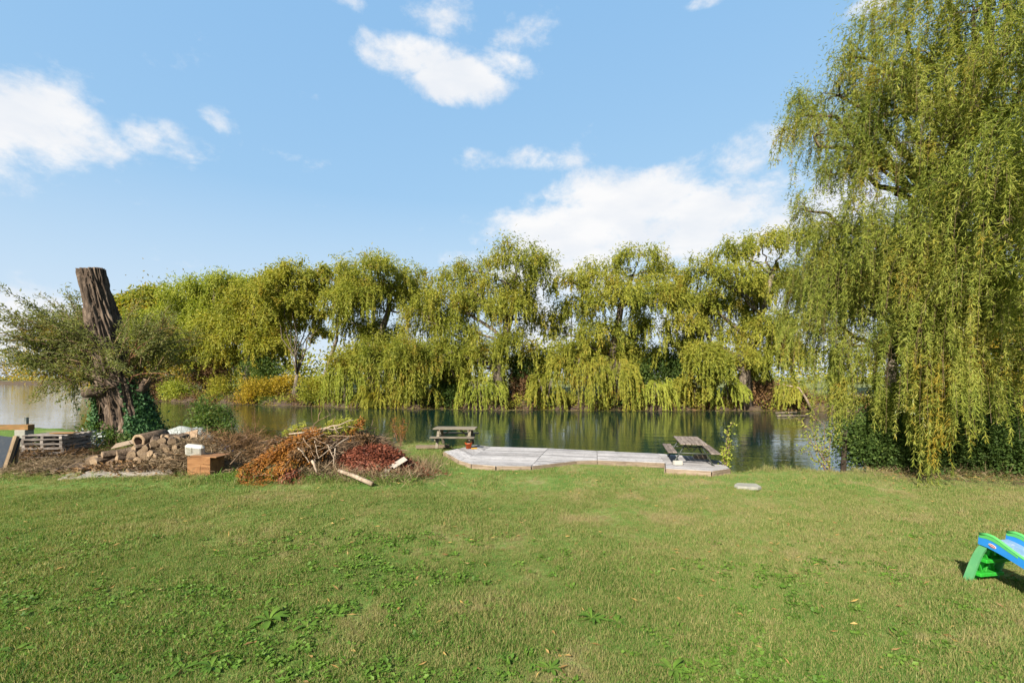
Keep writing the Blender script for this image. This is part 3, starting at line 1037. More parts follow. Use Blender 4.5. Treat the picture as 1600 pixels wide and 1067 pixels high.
# leaf litter and drift at the far waterline
n = 7000
x = rng.uniform(-50, 45, n)
P = np.stack([x, yfar(x) - rng.gamma(1.2, .55, n) + .35 * np.sin(x * .8), np.full(n, WL + .012)], -1)
P[:, 2] += rng.uniform(0, .012, n)
D = np.stack([rng.normal(size=n), rng.normal(size=n), np.zeros(n)], -1)
V = leaf_quads(P, D, rng.uniform(.12, .34, n), rng.uniform(.06, .18, n), rng, 0, np.tile(np.array([0, 0, 1.]), (n, 1)))
tag(link('floating_leaves', quads_mesh('floating_leaves', V, M['float'])), kind='stuff')
n = 9000
x = rng.uniform(-48, 45, n)
y = yfar(x) + rng.uniform(-.3, 4, n)
P = np.stack([x, y, np.interp(y - yfar(x), dd, zz) + .05], -1)
V = leaf_quads(P, rng.normal(size=(n, 3)), rng.uniform(.12, .36, n), rng.uniform(.05, .16, n), rng)
tag(link('bank_litter', quads_mesh('bank_litter', V, M['brown_leaf'])), kind='stuff')

bl = []
for k in range(900):
    x = rng.uniform(-62, 46)
    h = rng.uniform(.25, .75)
    y = float(yfar(x)) + rng.uniform(.0, 3.2)
    bl.append(((x, y, fz(x, y) + h * .4), (rng.uniform(.4, 1.1), .5, h * .6)))
for mk, q in (('olive', bl[0::3]), ('brown_leaf', bl[1::3]), ('dark_leaf', bl[2::3])):
    V = puff_leaves(rng, q, 24000, .2, .09, .4, up=.6, K_per=8)
    V[:, :, 2] = np.maximum(V[:, :, 2], WL + .03)
    tag(link('bank_undergrowth', quads_mesh('bank_undergrowth', V, M[mk])), kind='stuff')

# fallen branches over the far water edge
for (p, lab) in ((((1222, 600), (1248, 606), (1258, 620), (1268, 640)), 'pale broken branch leaning into the water at the right of the far bank'),
                 (((672, 565), (690, 560), (702, 572), (712, 590)), 'grey fallen branch hooked over the bank left of the broad willow')):
    Yc = 42.6 if p[0][0] > 1000 else 46.8
    pts = [at(a, b, Yc) for a, b in p]
    o = MB().tube([q - pts[-1] for q in pts], [.05, .08, .10, .13], 7).build('fallen_branch', M['pale_stick'], None, True, pts[-1])
    tag(o, lab, 'branch')
for k, (px, py, ln) in enumerate(((1240, 650, 2.6), (1228, 645, 1.8))):
    c = gnd(px, py, WL + .06)
    o = MB().tube([(-ln / 2, 0, 0), (0, .1, .03), (ln / 2, -.1, .05)], [.05, .06, .03], 8).build('driftwood_log', M['float_wood'], None, True, c)
    tag(o, ('longer grey log floating beneath the broken branch', 'shorter grey log floating behind the longer one')[k], 'log', 'grey logs floating by the far bank')

# ------------------------------------------------------------------ the near willow at the right
def near_willow():
    rng = np.random.default_rng(77)
    base = Vector((13.6, 14.4, -.15))
    root = empty('weeping_willow', base, 0, 'huge weeping willow filling the right edge, curtains of leaves hanging to the lawn', 'tree')
    tp = [base, Vector((13.5, 14.4, 1.2)), Vector((13.3, 14.3, 3.0)), Vector((13.1, 14.1, 5.2)), Vector((13.2, 13.9, 7.6)), Vector((13.4, 13.7, 10.2)), Vector((13.7, 13.5, 12.6))]
    rad = [.85, .62, .52, .44, .34, .22, .05]
    MB().tube([p - base for p in tp], rad, 14).build('trunk', M['bark'], root, True)
    rows = [  # px, py, rx, rz, Y, hang (m)
        (1312, 150, 52, 30, 13.4, 1.0), (1352, 92, 50, 34, 13.2, 1.0), (1272, 215, 30, 30, 13.6, 1.2), (1410, 40, 62, 42, 12.8, 1.2), (1480, -20, 80, 50, 11.6, 1.3), (1570, -60, 90, 60, 10.2, 1.4),
        (1385, 160, 58, 42, 12.6, 1.4), (1470, 110, 70, 54, 11.2, 1.5), (1565, 90, 76, 60, 9.6, 1.4), (1620, 210, 70, 70, 8.6, 1.5), (1300, 275, 34, 40, 13.7, 1.6), (1370, 260, 60, 46, 12.6, 1.6),
        (1465, 230, 70, 58, 11.0, 1.6), (1555, 270, 70, 66, 9.2, 1.5), (1332, 360, 46, 46, 13.0, 1.9), (1420, 350, 60, 52, 11.8, 1.8), (1510, 380, 66, 60, 10.4, 1.8), (1600, 400, 66, 66, 9.2, 1.7),
        (1296, 380, 22, 34, 13.9, 2.0), (1310, 450, 34, 46, 13.3, 2.6), (1380, 460, 56, 50, 12.4, 2.6), (1460, 480, 60, 56, 11.6, 2.2), (1550, 500, 60, 60, 10.8, 2.0), (1288, 520, 30, 46, 13.6, 1.8), (1330, 540, 34, 34, 13.2, 1.8), (1395, 560, 42, 36, 12.6, 1.4),
        (1440, 400, 45, 50, 11.2, 1.8), (1440, 500, 45, 50, 11.3, 2.0), (1425, 590, 45, 36, 11.8, .9), (1520, 440, 60, 50, 10.2, 1.8), (1500, 300, 60, 50, 10.2, 1.6), (1520, 20, 70, 50, 10.5, 1.4), (1430, 130, 60, 44, 11.8, 1.4), (1500, 180, 60, 44, 10.6, 1.4), (1340, 220, 50, 36, 13.0, 1.3),
        (1470, 590, 50, 36, 12.0, .9), (1550, 585, 60, 44, 11.8, .9), (1620, 550, 50, 55, 10.8, 1.2), (1260, 330, 16, 34, 14.2, 1.4), (1252, 180, 16, 26, 14.0, 1.1), (1640, 60, 80, 80, 9.0, 1.5), (1700, 350, 90, 90, 9.6, 2.0)]
    boughs = []
    for (px, py, rx, rz, Yb, hg) in rows:
        s = Yb / F
        boughs.append((tuple(at(px, py, Yb)), (rx * s, rx * s * .9, rz * s), hg))
    for k in range(16):                        # the half of the crown beyond and above the trunk
        a = rng.uniform(-.6, 2.6)
        boughs.append(((13.4 + 4.6 * math.cos(a) * rng.uniform(.4, 1), 15.2 + 3.6 * math.sin(a) * rng.uniform(.3, 1), rng.uniform(4.5, 12.5)), (1.3, 1.3, .9), 2.0))
    tw = MB()
    for (c, r, h) in boughs:
        c = Vector(c)
        best = min(range(2, len(tp)), key=lambda i: (tp[i] - c).length + 1.4 * max(0, tp[i].z - c.z + .45 * (c - tp[i]).xy.length))
        a = tp[best]
        ln = (c - a).length
        rr = min(.045 + ln * .022, rad[best] * .7)
        limb_tube(a - base, c - base, rr, .03, rng, .07, 8, .03, 7).build('limb', M['bark'], root, True)
        for _ in range(4):
            u = Vector(nrm(rng.normal(size=3)))
            u.z = abs(u.z) * .6
            e = c + Vector((u.x * r[0], u.y * r[1], u.z * r[2]))
            tw.tube([p - base for p in bezier_pts(c, e, .1, 5, rng, .05)], [.028, .022, .016, .011, .006], 4, cap=False)
    tag(tw.build('branchlets', M['bark'], root), kind='stuff')
    V, (A, O, H) = strand_leaves(rng, [(c, r, h * (.85 if c[2] > 4 else 1.0)) for c, r, h in boughs], 430000, .125, .0205, hang_jit=(.45, 1.25), spread=.5, clus=4.5, strands_per_m2=9, splay=.72, fluff=.36, cfac=.44, out=1.15)
    # the long tail that reaches the lawn, and its neighbours
    tails = [(at(1488, 500, 10.45), (.22, .2, .5), 3.3), (at(1476, 520, 10.6), (.3, .25, .5), 2.8), (at(1450, 540, 11.0), (.35, .3, .4), 2.0), (at(1505, 540, 10.8), (.3, .3, .4), 2.3), (at(1420, 600, 11.9), (.4, .4, .3), 1.2), (at(1345, 590, 12.6), (.35, .4, .3), 1.5), (at(1300, 560, 13.2), (.3, .3, .3), 2.0)]
    V2, (A2, O2, H2) = strand_leaves(rng, [(tuple(a), r, h) for a, r, h in tails], 24000, .13, .021, hang_jit=(.6, 1.15), spread=.12, clus=6, strands_per_m2=30, splay=.5)
    V = np.concatenate([V, V2])
    V[:, :, 2] = np.maximum(V[:, :, 2], .03)
    link('crown', quads_mesh('crown', V - np.array(base), M['willow']), root)
    # hanging whips: thin ribbons along a share of the strands
    SP = np.concatenate([np.full(len(A), .45), np.full(len(A2), .12)])
    A, O, H = np.concatenate([A, A2]), np.concatenate([O, O2]), np.concatenate([H, H2])
    sel = rng.choice(len(A) - len(A2), min(3600, len(A) - len(A2)), replace=False)
    A, O, H, SP = A[sel], O[sel], H[sel], SP[sel]
    Q = []
    ts = np.linspace(0, 1, 5)

    def pos(t):
        ho = SP * np.minimum(H, 1.6)
        p = A + O * (ho * (1 - math.exp(-2.6 * t)))[:, None]
        p = p.copy()
        p[:, 2] += .2 * H * t * (1 - t) - H * t ** 1.25
        return p
    side = np.array([.0022, .0, 0])
    for i in range(4):
        p, q = pos(ts[i]), pos(ts[i + 1])
        Q.append(np.stack([p - side, p + side, q + side, q - side], 1))
    V = np.concatenate(Q)
    V[:, :, 2] = np.maximum(V[:, :, 2], .03)
    tag(link('hanging_twigs', quads_mesh('hanging_twigs', V - np.array(base), M['twig']), root), kind='stuff')
    return root


near_willow()

# undergrowth beneath it
G_UG = 'dark shrubs under the near willow'
UG = [(1370, 694, 60, 36, 13.0, 'dark green shrub at the water edge, first under the willow curtain'),
      (1440, 700, 64, 40, 12.9, 'dark green shrub left of the hanging tail of the willow'),
      (1530, 694, 66, 46, 12.7, 'dark green shrub right of the hanging tail of the willow'),
      (1610, 700, 66, 50, 12.3, 'dark leafy shrub at the right picture edge under the willow'),
      (1430, 645, 80, 36, 14.0, 'taller dark shrub close round the willow trunk'),
      (1560, 640, 80, 40, 13.6, 'taller dark shrub right of the willow trunk')]
for i, (px, py, rx, rz, Yb, lab) in enumerate(UG):
    rng = np.random.default_rng(500 + i)
    s = Yb / F
    c = at(px, py, Yb)
    base = Vector((c.x, Yb, lz(c.x, Yb) - .03))
    root = empty('shrub', base, 0, lab, 'shrub', G_UG)
    bl = [((c.x + rng.uniform(-.7, .7) * rx * s, Yb + rng.uniform(-.4, .4), c.z + rng.uniform(-.7, .6) * rz * s), (rx * s * .42, .5, rz * s * rng.uniform(.3, .6))) for _ in range(12)]
    st = MB()
    for b in bl:
        st.tube([p - base for p in bezier_pts(base + Vector((rng.uniform(-.3, .3), rng.uniform(-.1, .1), 0)), Vector(b[0]), .05, 5, rng, .05)], [.022, .018, .014, .010, .006], 5)
    st.build('stem', M['twig'], root)
    V = puff_leaves(rng, bl, 13000, .09, .045, .55, K_per=14)
    V[:, :, 2] = np.maximum(V[:, :, 2], WL + .05)
    link('foliage', quads_mesh('foliage', V - np.array(base), M['dark_leaf']), root)

o = MB().tube([(0, 0, -.5), (.03, 0, .2), (.07, .03, .6), (.11, .05, .95), (.13, .06, 1.2)], [.09, .07, .06, .055, .04], 9)
c = gnd(1318, 733)
tag(o.build('leaning_snag', M['wet_wood'], None, True, (c.x, 12.95, -.1)), 'short dark leaning trunk at the water edge beside the willow curtain', 'dead tree')


def sapling(base, shoots, n_each, L, W, mat, lab, seed, cat='sapling'):
    rng = np.random.default_rng(seed)
    base = Vector(base)
    root = empty('sapling', base, 0, lab, cat)
    st = MB()
    Vs = []
    for e in shoots:
        e = Vector(e)
        pts = bezier_pts(base, e, .12, 7, rng, .04)
        st.tube([p - base for p in pts], list(np.linspace(.014, .004, 7)), 5)
        pa = np.array([tuple(p) for p in pts])
        t = rng.uniform(.2, 1, n_each) * 5.99
        i = t.astype(int)
        P = pa[i] + (pa[i + 1] - pa[i]) * (t - i)[:, None] + rng.normal(size=(n_each, 3)) * .07
        D = rng.normal(size=(n_each, 3)) + np.array([0, 0, -.4])
        Vs.append(leaf_quads(P, D, L * rng.uniform(.6, 1.2, n_each), W, rng))
    st.build('stem', M['twig'], root)
    link('foliage', quads_mesh('foliage', np.concatenate(Vs) - np.array(base), M[mat]), root)


b = Vector((8.9, 12.9, -.2))
sapling(b, [at(1240, 655, 13.2), at(1225, 640, 13.4), at(1255, 680, 13.0), at(1275, 668, 13.2), at(1290, 700, 12.8), at(1248, 700, 13.1), at(1300, 660, 13.0), at(1270, 640, 13.3)], 55, .09, .045, 'willow', 'sparse slender sapling leaning over the water left of the willow curtain', 61)
b = Vector((5.95, 12.9, -.1))
sapling(b, [at(1135, 672, 13), at(1142, 690, 12.9), at(1128, 700, 12.8), at(1146, 660, 13.1), at(1138, 712, 12.8)], 40, .09, .05, 'willow_bright', 'young yellow-green sapling growing at the right tip of the deck', 62)

# ------------------------------------------------------------------ grass
def scatter_object(name, P, rz, scale, idx, protos, tilt=None):
    me = bpy.data.meshes.new(name)
    n = len(P)
    me.vertices.add(n)
    me.vertices.foreach_set('co', np.asarray(P, np.float32).ravel())
    a = me.attributes.new('rot', 'FLOAT_VECTOR', 'POINT')
    r = np.zeros((n, 3), np.float32)
    r[:, 2] = rz
    if tilt is not None:
        r[:, :2] = tilt
    a.data.foreach_set('vector', r.ravel())
    a = me.attributes.new('siz', 'FLOAT', 'POINT')
    a.data.foreach_set('value', np.asarray(scale, np.float32))
    a = me.attributes.new('pick', 'INT', 'POINT')
    a.data.foreach_set('value', np.asarray(idx, np.int32))
    me.update()
    o = link(name, me)
    ng = bpy.data.node_groups.new(name, 'GeometryNodeTree')
    ng.interface.new_socket('Geometry', in_out='INPUT', socket_type='NodeSocketGeometry')
    ng.interface.new_socket('Geometry', in_out='OUTPUT', socket_type='NodeSocketGeometry')
    N, Lk = ng.nodes, ng.links
    gi, go = N.new('NodeGroupInput'), N.new('NodeGroupOutput')
    jn = N.new('GeometryNodeJoinGeometry')
    for p in reversed(protos):
        oi = N.new('GeometryNodeObjectInfo')
        oi.inputs['Object'].default_value = p
        g2 = N.new('GeometryNodeGeometryToInstance')
        Lk.new(oi.outputs['Geometry'], g2.inputs[0])
        Lk.new(g2.outputs[0], jn.inputs[0])
    ip = N.new('GeometryNodeInstanceOnPoints')
    ip.inputs['Pick Instance'].default_value = True

    def attr(nm, dt):
        x = N.new('GeometryNodeInputNamedAttribute')
        x.data_type = dt
        x.inputs[0].default_value = nm
        return x.outputs[0]
    Lk.new(gi.outputs[0], ip.inputs['Points'])
    Lk.new(jn.outputs[0], ip.inputs['Instance'])
    Lk.new(attr('pick', 'INT'), ip.inputs['Instance Index'])
    er = N.new('FunctionNodeEulerToRotation')
    Lk.new(attr('rot', 'FLOAT_VECTOR'), er.inputs[0])
    Lk.new(er.outputs[0], ip.inputs['Rotation'])
    Lk.new(attr('siz', 'FLOAT'), ip.inputs['Scale'])
    Lk.new(ip.outputs[0], go.inputs[0])
    md = o.modifiers.new('scatter', 'NODES')
    md.node_group = ng
    return o


def tuft(seed, nb, rad, h, w, lean=.6):
    rng = np.random.default_rng(seed)
    mb = MB()
    for _ in range(nb):
        a, r = rng.uniform(0, 6.28), rad * math.sqrt(rng.random())
        b = Vector((r * math.cos(a), r * math.sin(a), -.005))
        hh = h * rng.uniform(.5, 1.25)
        ld = rng.uniform(0, 6.28)
        le = lean * rng.uniform(.1, 1.3)
        d = Vector((math.cos(ld), math.sin(ld), 0))
        s = Vector((-d.y, d.x, 0)) * (w * rng.uniform(.7, 1.3) / 2)
        if rng.random() < .5:
            s = Vector((d.x, d.y, 0)).normalized() * s.length
        m = b + d * hh * le * .35 + Vector((0, 0, hh * .6))
        t = b + d * hh * le + Vector((0, 0, hh * (1 - .25 * le)))
        mb.add([b - s, b + s, m + s * .8, m - s * .8, t], [(0, 1, 2, 3), (3, 2, 4)])
    return bpy.data.objects.new('grass_tuft', mb.mesh('grass_tuft', M['grass']))


def lawn_points(rng, n, y0, y1, wid=1.22):
    y = np.sqrt(rng.uniform(y0 ** 2, y1 ** 2, n))
    x = rng.uniform(-1, 1, n) * y * wid
    return x, y


DECK_KEEP = np.array([(-2.15, 15.4), (-1.5, 13.75), (-1.1, 13.15), (-.4, 12.85), (.6, 12.78), (1.9, 13.6), (4.15, 13.2), (4.2, 12.55), (5.2, 12.2), (5.8, 12.5), (6.1, 13.5), (4.7, 15), (-1.2, 17)])


def in_poly(x, y, P):
    r = np.zeros(len(x), bool)
    j = len(P) - 1
    for i in range(len(P)):
        xi, yi, xj, yj = P[i][0], P[i][1], P[j][0], P[j][1]
        r ^= ((yi > y) != (yj > y)) & (x < (xj - xi) * (y - yi) / (yj - yi + 1e-12) + xi)
        j = i
    return r


def lawn_mask(x, y, rng):
    ok = y < ysh(x) - .05
    ok &= ~in_poly(x, y, DECK_KEEP)
    lit = np.hypot((x - 13.0) / 4.2, (y - 12.8) / 1.7) < 1
    ok &= ~(lit & (rng.random(len(x)) < .72))
    ok &= ~((np.hypot((x + 11) / 3.4, (y - 13.9) / 1.7) < 1) & (rng.random(len(x)) < .9))
    ok &= ~(np.hypot((x + 4.9) / 1.9, (y - 12.6) / 1.1) < 1)
    return ok


rng = np.random.default_rng(9)
protos = [tuft(40 + i, 18, .058, .050, .0040, .75) for i in range(4)] + [tuft(50, 12, .05, .072, .0045, .9), tuft(51, 22, .06, .038, .004, 1.1)]
PX, PY, SZ = [], [], []
for (n, a, b, s0) in ((42000, 3.2, 7.0, 1.0), (40000, 7.0, 10.5, 1.05), (42000, 10.5, 19.5, 1.15)):
    x, y = lawn_points(rng, n, a, b)
    PX.append(x), PY.append(y), SZ.append(rng.uniform(.7, 1.25, n) * s0)
x, y, s = np.concatenate(PX), np.concatenate(PY), np.concatenate(SZ)
k = lawn_mask(x, y, rng)
x, y, s = x[k], y[k], s[k]
lush = np.array([mnoise.noise(Vector((a * .8, b * .8, 1.5))) + .8 * mnoise.noise(Vector((a * 3.1, b * 3.1, 6.0))) for a, b in zip(x, y)])
s = s * np.clip(1.0 + .55 * lush, .5, 1.7)
pick = rng.choice(6, len(x), p=[.2, .2, .18, .18, .10, .14])
tag(scatter_object('lawn_grass', np.stack([x, y, lawn_z(x, y)], -1), rng.uniform(0, 6.28, len(x)), s, pick, protos), kind='stuff')

# long unmown grass at the shore, round the piles and under the willow
tall = [tuft(60 + i, 14, .07, .20, .006, .9) for i in range(3)]
xs_, ys2 = [], []
for (n, fx, fy) in ((500, (-11.5, 8.9), None), (260, (-8, -2.2), (11.0, 11.7)), (120, (-14, -8), (11.3, 12.2)), (160, (-2.9, -2.1), (12, 15.5)), (260, (9, 17), (12.0, 13.3)), (160, (-20, -12), (12.2, 14)), (80, (-2.2, 6), (12.0, 12.4))):
    x = rng.uniform(*fx, n)
    if fy is None:
        y = ysh(x) - np.abs(rng.normal(0, .18, n)) - .02
    else:
        y = rng.uniform(*fy, n)
    k = ~in_poly(x, y, DECK_KEEP)
    if fy == (12.0, 12.4):
        k &= (y > np.interp(x, DECK_KEEP[:, 0][:10], DECK_KEEP[:, 1][:10]) - .25)
    xs_.append(x[k]), ys2.append(y[k])
x, y = np.concatenate(xs_), np.concatenate(ys2)
tag(scatter_object('long_grass', np.stack([x, y, lawn_z(x, y)], -1), rng.uniform(0, 6.28, len(x)), rng.uniform(.5, 1.15, len(x)), rng.integers(0, 3, len(x)), tall), kind='stuff')


# clover and other low broad leaves in the turf
def clover(seed):
    rng = np.random.default_rng(seed)
    n = 22
    P = np.stack([rng.normal(0, .05, n), rng.normal(0, .05, n), rng.uniform(.010, .036, n)], -1)
    D = np.stack([rng.normal(size=n), rng.normal(size=n), rng.normal(0, .5, n)], -1)
    V = leaf_quads(P, D, rng.uniform(.026, .056, n), rng.uniform(.020, .042, n), rng, .15, rng.normal(size=(n, 3)) * .45 + np.array([0, 0, 1.]))
    return bpy.data.objects.new('clover_patch', quads_mesh('clover_patch', V, M['weed']))


cl = [clover(70 + i) for i in range(3)]
x, y = lawn_points(rng, 8000, 3.3, 7.6)
dens = np.array([(mnoise.noise(Vector((a * .7, b * .7, 3.0))) + .6 * mnoise.noise(Vector((a * 2.3, b * 2.3, 8.0)))) for a, b in zip(x, y)])
k = (dens + np.where(x < -.5, .14, -.16) + rng.normal(0, .34, len(x)) - np.clip(y - 5, 0, 5) * .10 > .24)
x, y = x[k], y[k]
tag(scatter_object('clover', np.stack([x, y, lawn_z(x, y)], -1), rng.uniform(0, 6.28, len(x)), rng.uniform(.55, 1.2, len(x)), rng.integers(0, 3, len(x)), cl), kind='stuff')

# rosettes of broad-leaved weeds, each a plant
G_W = 'broad-leaved weeds in the foreground turf'
WE = [(420, 972, .20, 16, 'biggest broad-leaved weed rosette in the lawn, left of centre'), (285, 1050, .17, 13, 'weed rosette with one broad pointed leaf at the bottom picture edge'), (330, 1045, .15, 12, 'upright weed rosette at the bottom edge right of the broad pointed leaf'),
      (480, 985, .14, 12, 'flat weed rosette right of the biggest rosette'), (925, 970, .16, 14, 'weed rosette in the clover patch below the lawn centre'), (965, 975, .13, 12, 'smaller weed rosette touching the clover patch rosette'),
      (1050, 1050, .17, 14, 'weed rosette at the bottom edge under the lawn centre'), (1105, 1045, .14, 12, 'weed rosette at the bottom edge beside a yellow fallen leaf'), (860, 1052, .13, 11, 'weed rosette at the bottom edge left of the two close rosettes'),
      (20, 1020, .18, 13, 'weed rosette at the bottom left corner of the lawn'), (150, 975, .14, 12, 'weed rosette among clover at the left of the lawn'), (395, 880, .12, 10, 'small weed rosette further up the left lawn'), (1160, 950, .11, 10, 'small weed rosette in the drier right turf')]
for i, (px, py, rr, nl, lab) in enumerate(WE):
    rng2 = np.random.default_rng(800 + i)
    g = gnd(px, py)
    mb = MB()
    for k in range(nl):
        a = 6.283 * k / nl + rng2.uniform(-.25, .25)
        L = rr * rng2.uniform(.6, 1.2)
        w = L * rng2.uniform(.20, .34)
        el = rng2.uniform(.25, .95)
        d = Vector((math.cos(a), math.sin(a), 0))
        s = Vector((-d.y, d.x, 0))
        pts = []
        for j, (t, ww) in enumerate(((0, .15), (.3, .6), (.6, 1.0), (.85, .7), (1, .05))):
            p = d * L * t * math.cos(el * (1 - .5 * t)) + Vector((0, 0, .01 + L * (math.sin(el) * t - .55 * t * t)))
            p.z = max(p.z, .008 + .02 * t)
            pts.append((p - s * w * ww / 2 + Vector((0, 0, .15 * w * ww)), p, p + s * w * ww / 2 + Vector((0, 0, .15 * w * ww))))
        vs_ = [q for tri in pts for q in tri]
        fs = []
        for j in range(4):
            fs += [(j * 3, j * 3 + 1, j * 3 + 4, j * 3 + 3), (j * 3 + 1, j * 3 + 2, j * 3 + 5, j * 3 + 4)]
        mb.add(vs_, fs)
    tag(mb.build('weed', M['weed'], None, True, (g.x, g.y, lz(g.x, g.y))), lab, 'weed', G_W)

# fallen leaves
n = 1300
x, y = lawn_points(rng, n, 3.6, 12.5)
x2, y2 = rng.uniform(9.5, 17, 1300), rng.uniform(11.4, 13.6, 1300)
x, y = np.concatenate([x, x2]), np.concatenate([y, y2])
k = (y < ysh(x) - .1) & ~in_poly(x, y, DECK_KEEP)
x, y = x[k], y[k]
n = len(x)
P = np.stack([x, y, lawn_z(x, y) + rng.uniform(.02, .05, n)], -1)
D = np.stack([rng.normal(size=n), rng.normal(size=n), rng.normal(0, .3, n)], -1)
V = leaf_quads(P, D, rng.uniform(.05, .11, n), rng.uniform(.012, .03, n), rng, .15)
tag(link('fallen_leaves', quads_mesh('fallen_leaves', V, M['fallen'])), kind='stuff')

# ------------------------------------------------------------------ the pollarded stump
def stump():
    base = Vector((-15.45, 18.6, -.05))
    root = empty('willow_stump', base, 0, 'tall thick willow trunk sawn off flat at the top, furrowed bark, with leafy shoots', 'tree')
    rng = np.random.default_rng(21)
    # trunk: rings with bark furrows as real relief
    ax = [(0, 0, 0), (-.02, 0, .5), (-.10, 0, 1.2), (-.30, 0, 2.2), (-.62, 0, 3.4), (-.95, 0, 4.6), (-1.26, 0, 5.8), (-1.52, 0, 6.95)]
    rd = [1.12, .92, .80, .72, .57, .49, .43, .38]
    zs = np.array([a[2] for a in ax])
    NR, NS = 90, 150
    vs_, fs = [], []
    for i in range(NR):
        z = 6.95 * i / (NR - 1)
        cx = np.interp(z, zs, [a[0] for a in ax])
        r0 = np.interp(z, zs, rd)
        for s in range(NS):
            a = 2 * math.pi * s / NS
            tw = a + z * .10
            fur = mnoise.noise(Vector((math.cos(tw) * 7.5, math.sin(tw) * 7.5, z * .75)))
            fur2 = mnoise.noise(Vector((math.cos(tw) * 12, math.sin(tw) * 12, z * 1.3 + 9)))
            low = mnoise.noise(Vector((math.cos(a) * 1.3, math.sin(a) * 1.3, z * .5 + 4)))
            r = r0 + low * .12 + (min(abs(fur) * .42, .15) - .07) + fur2 * .05
            if z < 1.0:
                r += (1 - z) * .22 * max(0, math.sin(a * 5 + .6))
            vs_.append((cx + r * math.cos(a), r * math.sin(a), z + (.06 * math.cos(a) if i == NR - 1 else 0)))
    for i in range(NR - 1):
        for s in range(NS):
            s2 = (s + 1) % NS
            fs.append((i * NS + s, i * NS + s2, (i + 1) * NS + s2, (i + 1) * NS + s))
    mb = MB().add(vs_, fs, 0)
    b = len(mb.v)
    cx = ax[-1][0]
    mb.v.append((cx, 0, 6.97))
    for s in range(NS):
        mb.f.append(((NR - 1) * NS + s, (NR - 1) * NS + (s + 1) % NS, b))
        mb.mi.append(1)
    mb.build('trunk', [M['bark'], M['log_end']], root, True)
    # sawn limbs
    for (p0, p1, r0, r1, mt) in (((-.7, -.2, 2.55), (-2.05, -.5, 3.05), .36, .27, 1), ((-.3, -.5, 2.1), (-.9, -1.0, 2.0), .25, .16, 0), ((.45, -.1, 1.9), (.85, -.15, 2.5), .24, .13, 0)):
        p0, p1 = Vector(p0), Vector(p1)
        pts = [p0.lerp(p1, t) + Vector(rng.normal(size=3)) * .03 for t in np.linspace(0, 1, 7)]
        rr = np.linspace(r0, r1, 7) * rng.uniform(.88, 1.12, 7)
        MB().tube(pts, list(rr), 12, 0, True, 1).build('cut_limb', [M['bark'], M['log_end']], root, True)
    # shoots
    sh, rs, Vs = MB(), MB(), []
    N = 260
    for k in range(N):
        red = False
        u = rng.random()
        if u < .53:      # left fan, from the sawn limb and the trunk
            st = Vector((rng.uniform(-2.1, -.5), rng.uniform(-.8, .3), rng.uniform(2.4, 3.9)))
            d = Vector((-rng.uniform(.15, 1.5), rng.uniform(-.7, .6), rng.uniform(.25, 1.2)))
            L = rng.uniform(1.6, 3.5)
        elif u < .83:    # right
            st = Vector((rng.uniform(-.2, 1.1), rng.uniform(-.9, .4), rng.uniform(2.2, 3.9)))
            d = Vector((rng.uniform(.1, 1.0), rng.uniform(-.6, .6), rng.uniform(.45, 1.2)))
            L = rng.uniform(1.1, 2.5)
            red = rng.random() < .4
        else:            # in front of the trunk, and hanging ones at the left
            if rng.random() < .68:
                st = Vector((rng.uniform(-1.4, .4), -.75, rng.uniform(2.2, 4.4)))
                d = Vector((rng.uniform(-.8, .6), -rng.uniform(.3, .8), rng.uniform(-.1, .9)))
                L = rng.uniform(.8, 1.9)
            else:
                st = Vector((rng.uniform(-2.6, -.8), rng.uniform(-.8, .2), rng.uniform(2.3, 3.2)))
                d = Vector((-rng.uniform(.2, 1.2), rng.uniform(-.4, .3), -rng.uniform(.2, .9)))
                L = rng.uniform(1.0, 2.2)
        d.normalize()
        pts = []
        p = st.copy()
        q = d.copy()
        nseg = 7
        for j in range(nseg):
            pts.append(p.copy())
            q = (q + Vector(rng.normal(size=3)) * .09 + Vector((0, 0, -.055))).normalized()
            p += q * L / (nseg - 1)
        (rs if red else sh).tube(pts, list(np.linspace(.026, .005, nseg)), 4, cap=False)
        nl = int(L * (26 if red else 66))
        pa = np.array([tuple(v) for v in pts])
        t = rng.uniform(.22, .999, nl) * (nseg - 1)
        i = t.astype(int)
        T = pa[i + 1] - pa[i]
        P = pa[i] + T * (t - i)[:, None] + rng.normal(size=(nl, 3)) * .085
        D = nrm(nrm(T) * .6 + rng.normal(size=(nl, 3)) * .6)
        Vs.append(leaf_quads(P, D, rng.uniform(.10, .19, nl), rng.uniform(.026, .045, nl), rng))
    tag(sh.build('shoot', M['twig'], root), kind='stuff')
    tag(rs.build('shoot', M['red_twig'], root, False), kind='stuff')['label'] = 'reddish bare shoots'
    link('foliage', quads_mesh('foliage', np.concatenate(Vs), M['grey_leaf']), root)
    # dark ivy round the foot
    iv = empty('ivy', base + Vector((0, -1.3, 0)), 0, 'dark green ivy climbing the foot of the sawn-off willow trunk', 'ivy')
    n = 9000
    th = rng.uniform(math.pi * .85, math.pi * 2.15, n)
    z = rng.gamma(1.6, .62, n)
    lobe = np.array([mnoise.noise(Vector((math.cos(a) * 2.2, math.sin(a) * 2.2, b * .5 + 2))) for a, b in zip(th, z)])
    edge = np.abs(np.cos(th)) ** 2.2
    keep = (lobe * .8 + edge * .95 - z * .15 - np.clip(.35 - edge, 0, 1) * 1.2 > .10) & (z < 3.1)
    th, z = th[keep], z[keep]
    n = len(th)
    r = np.interp(z, zs, rd) + .10 + rng.gamma(1.2, .07, n) + np.clip(.9 - z, 0, 1) * .25
    P = np.stack([np.interp(z, zs, [a[0] for a in ax]) + r * np.cos(th), r * np.sin(th) + 1.3, z], -1)
    D = np.stack([rng.normal(size=n) * .5, rng.normal(size=n) * .5 - .2, -np.ones(n)], -1)
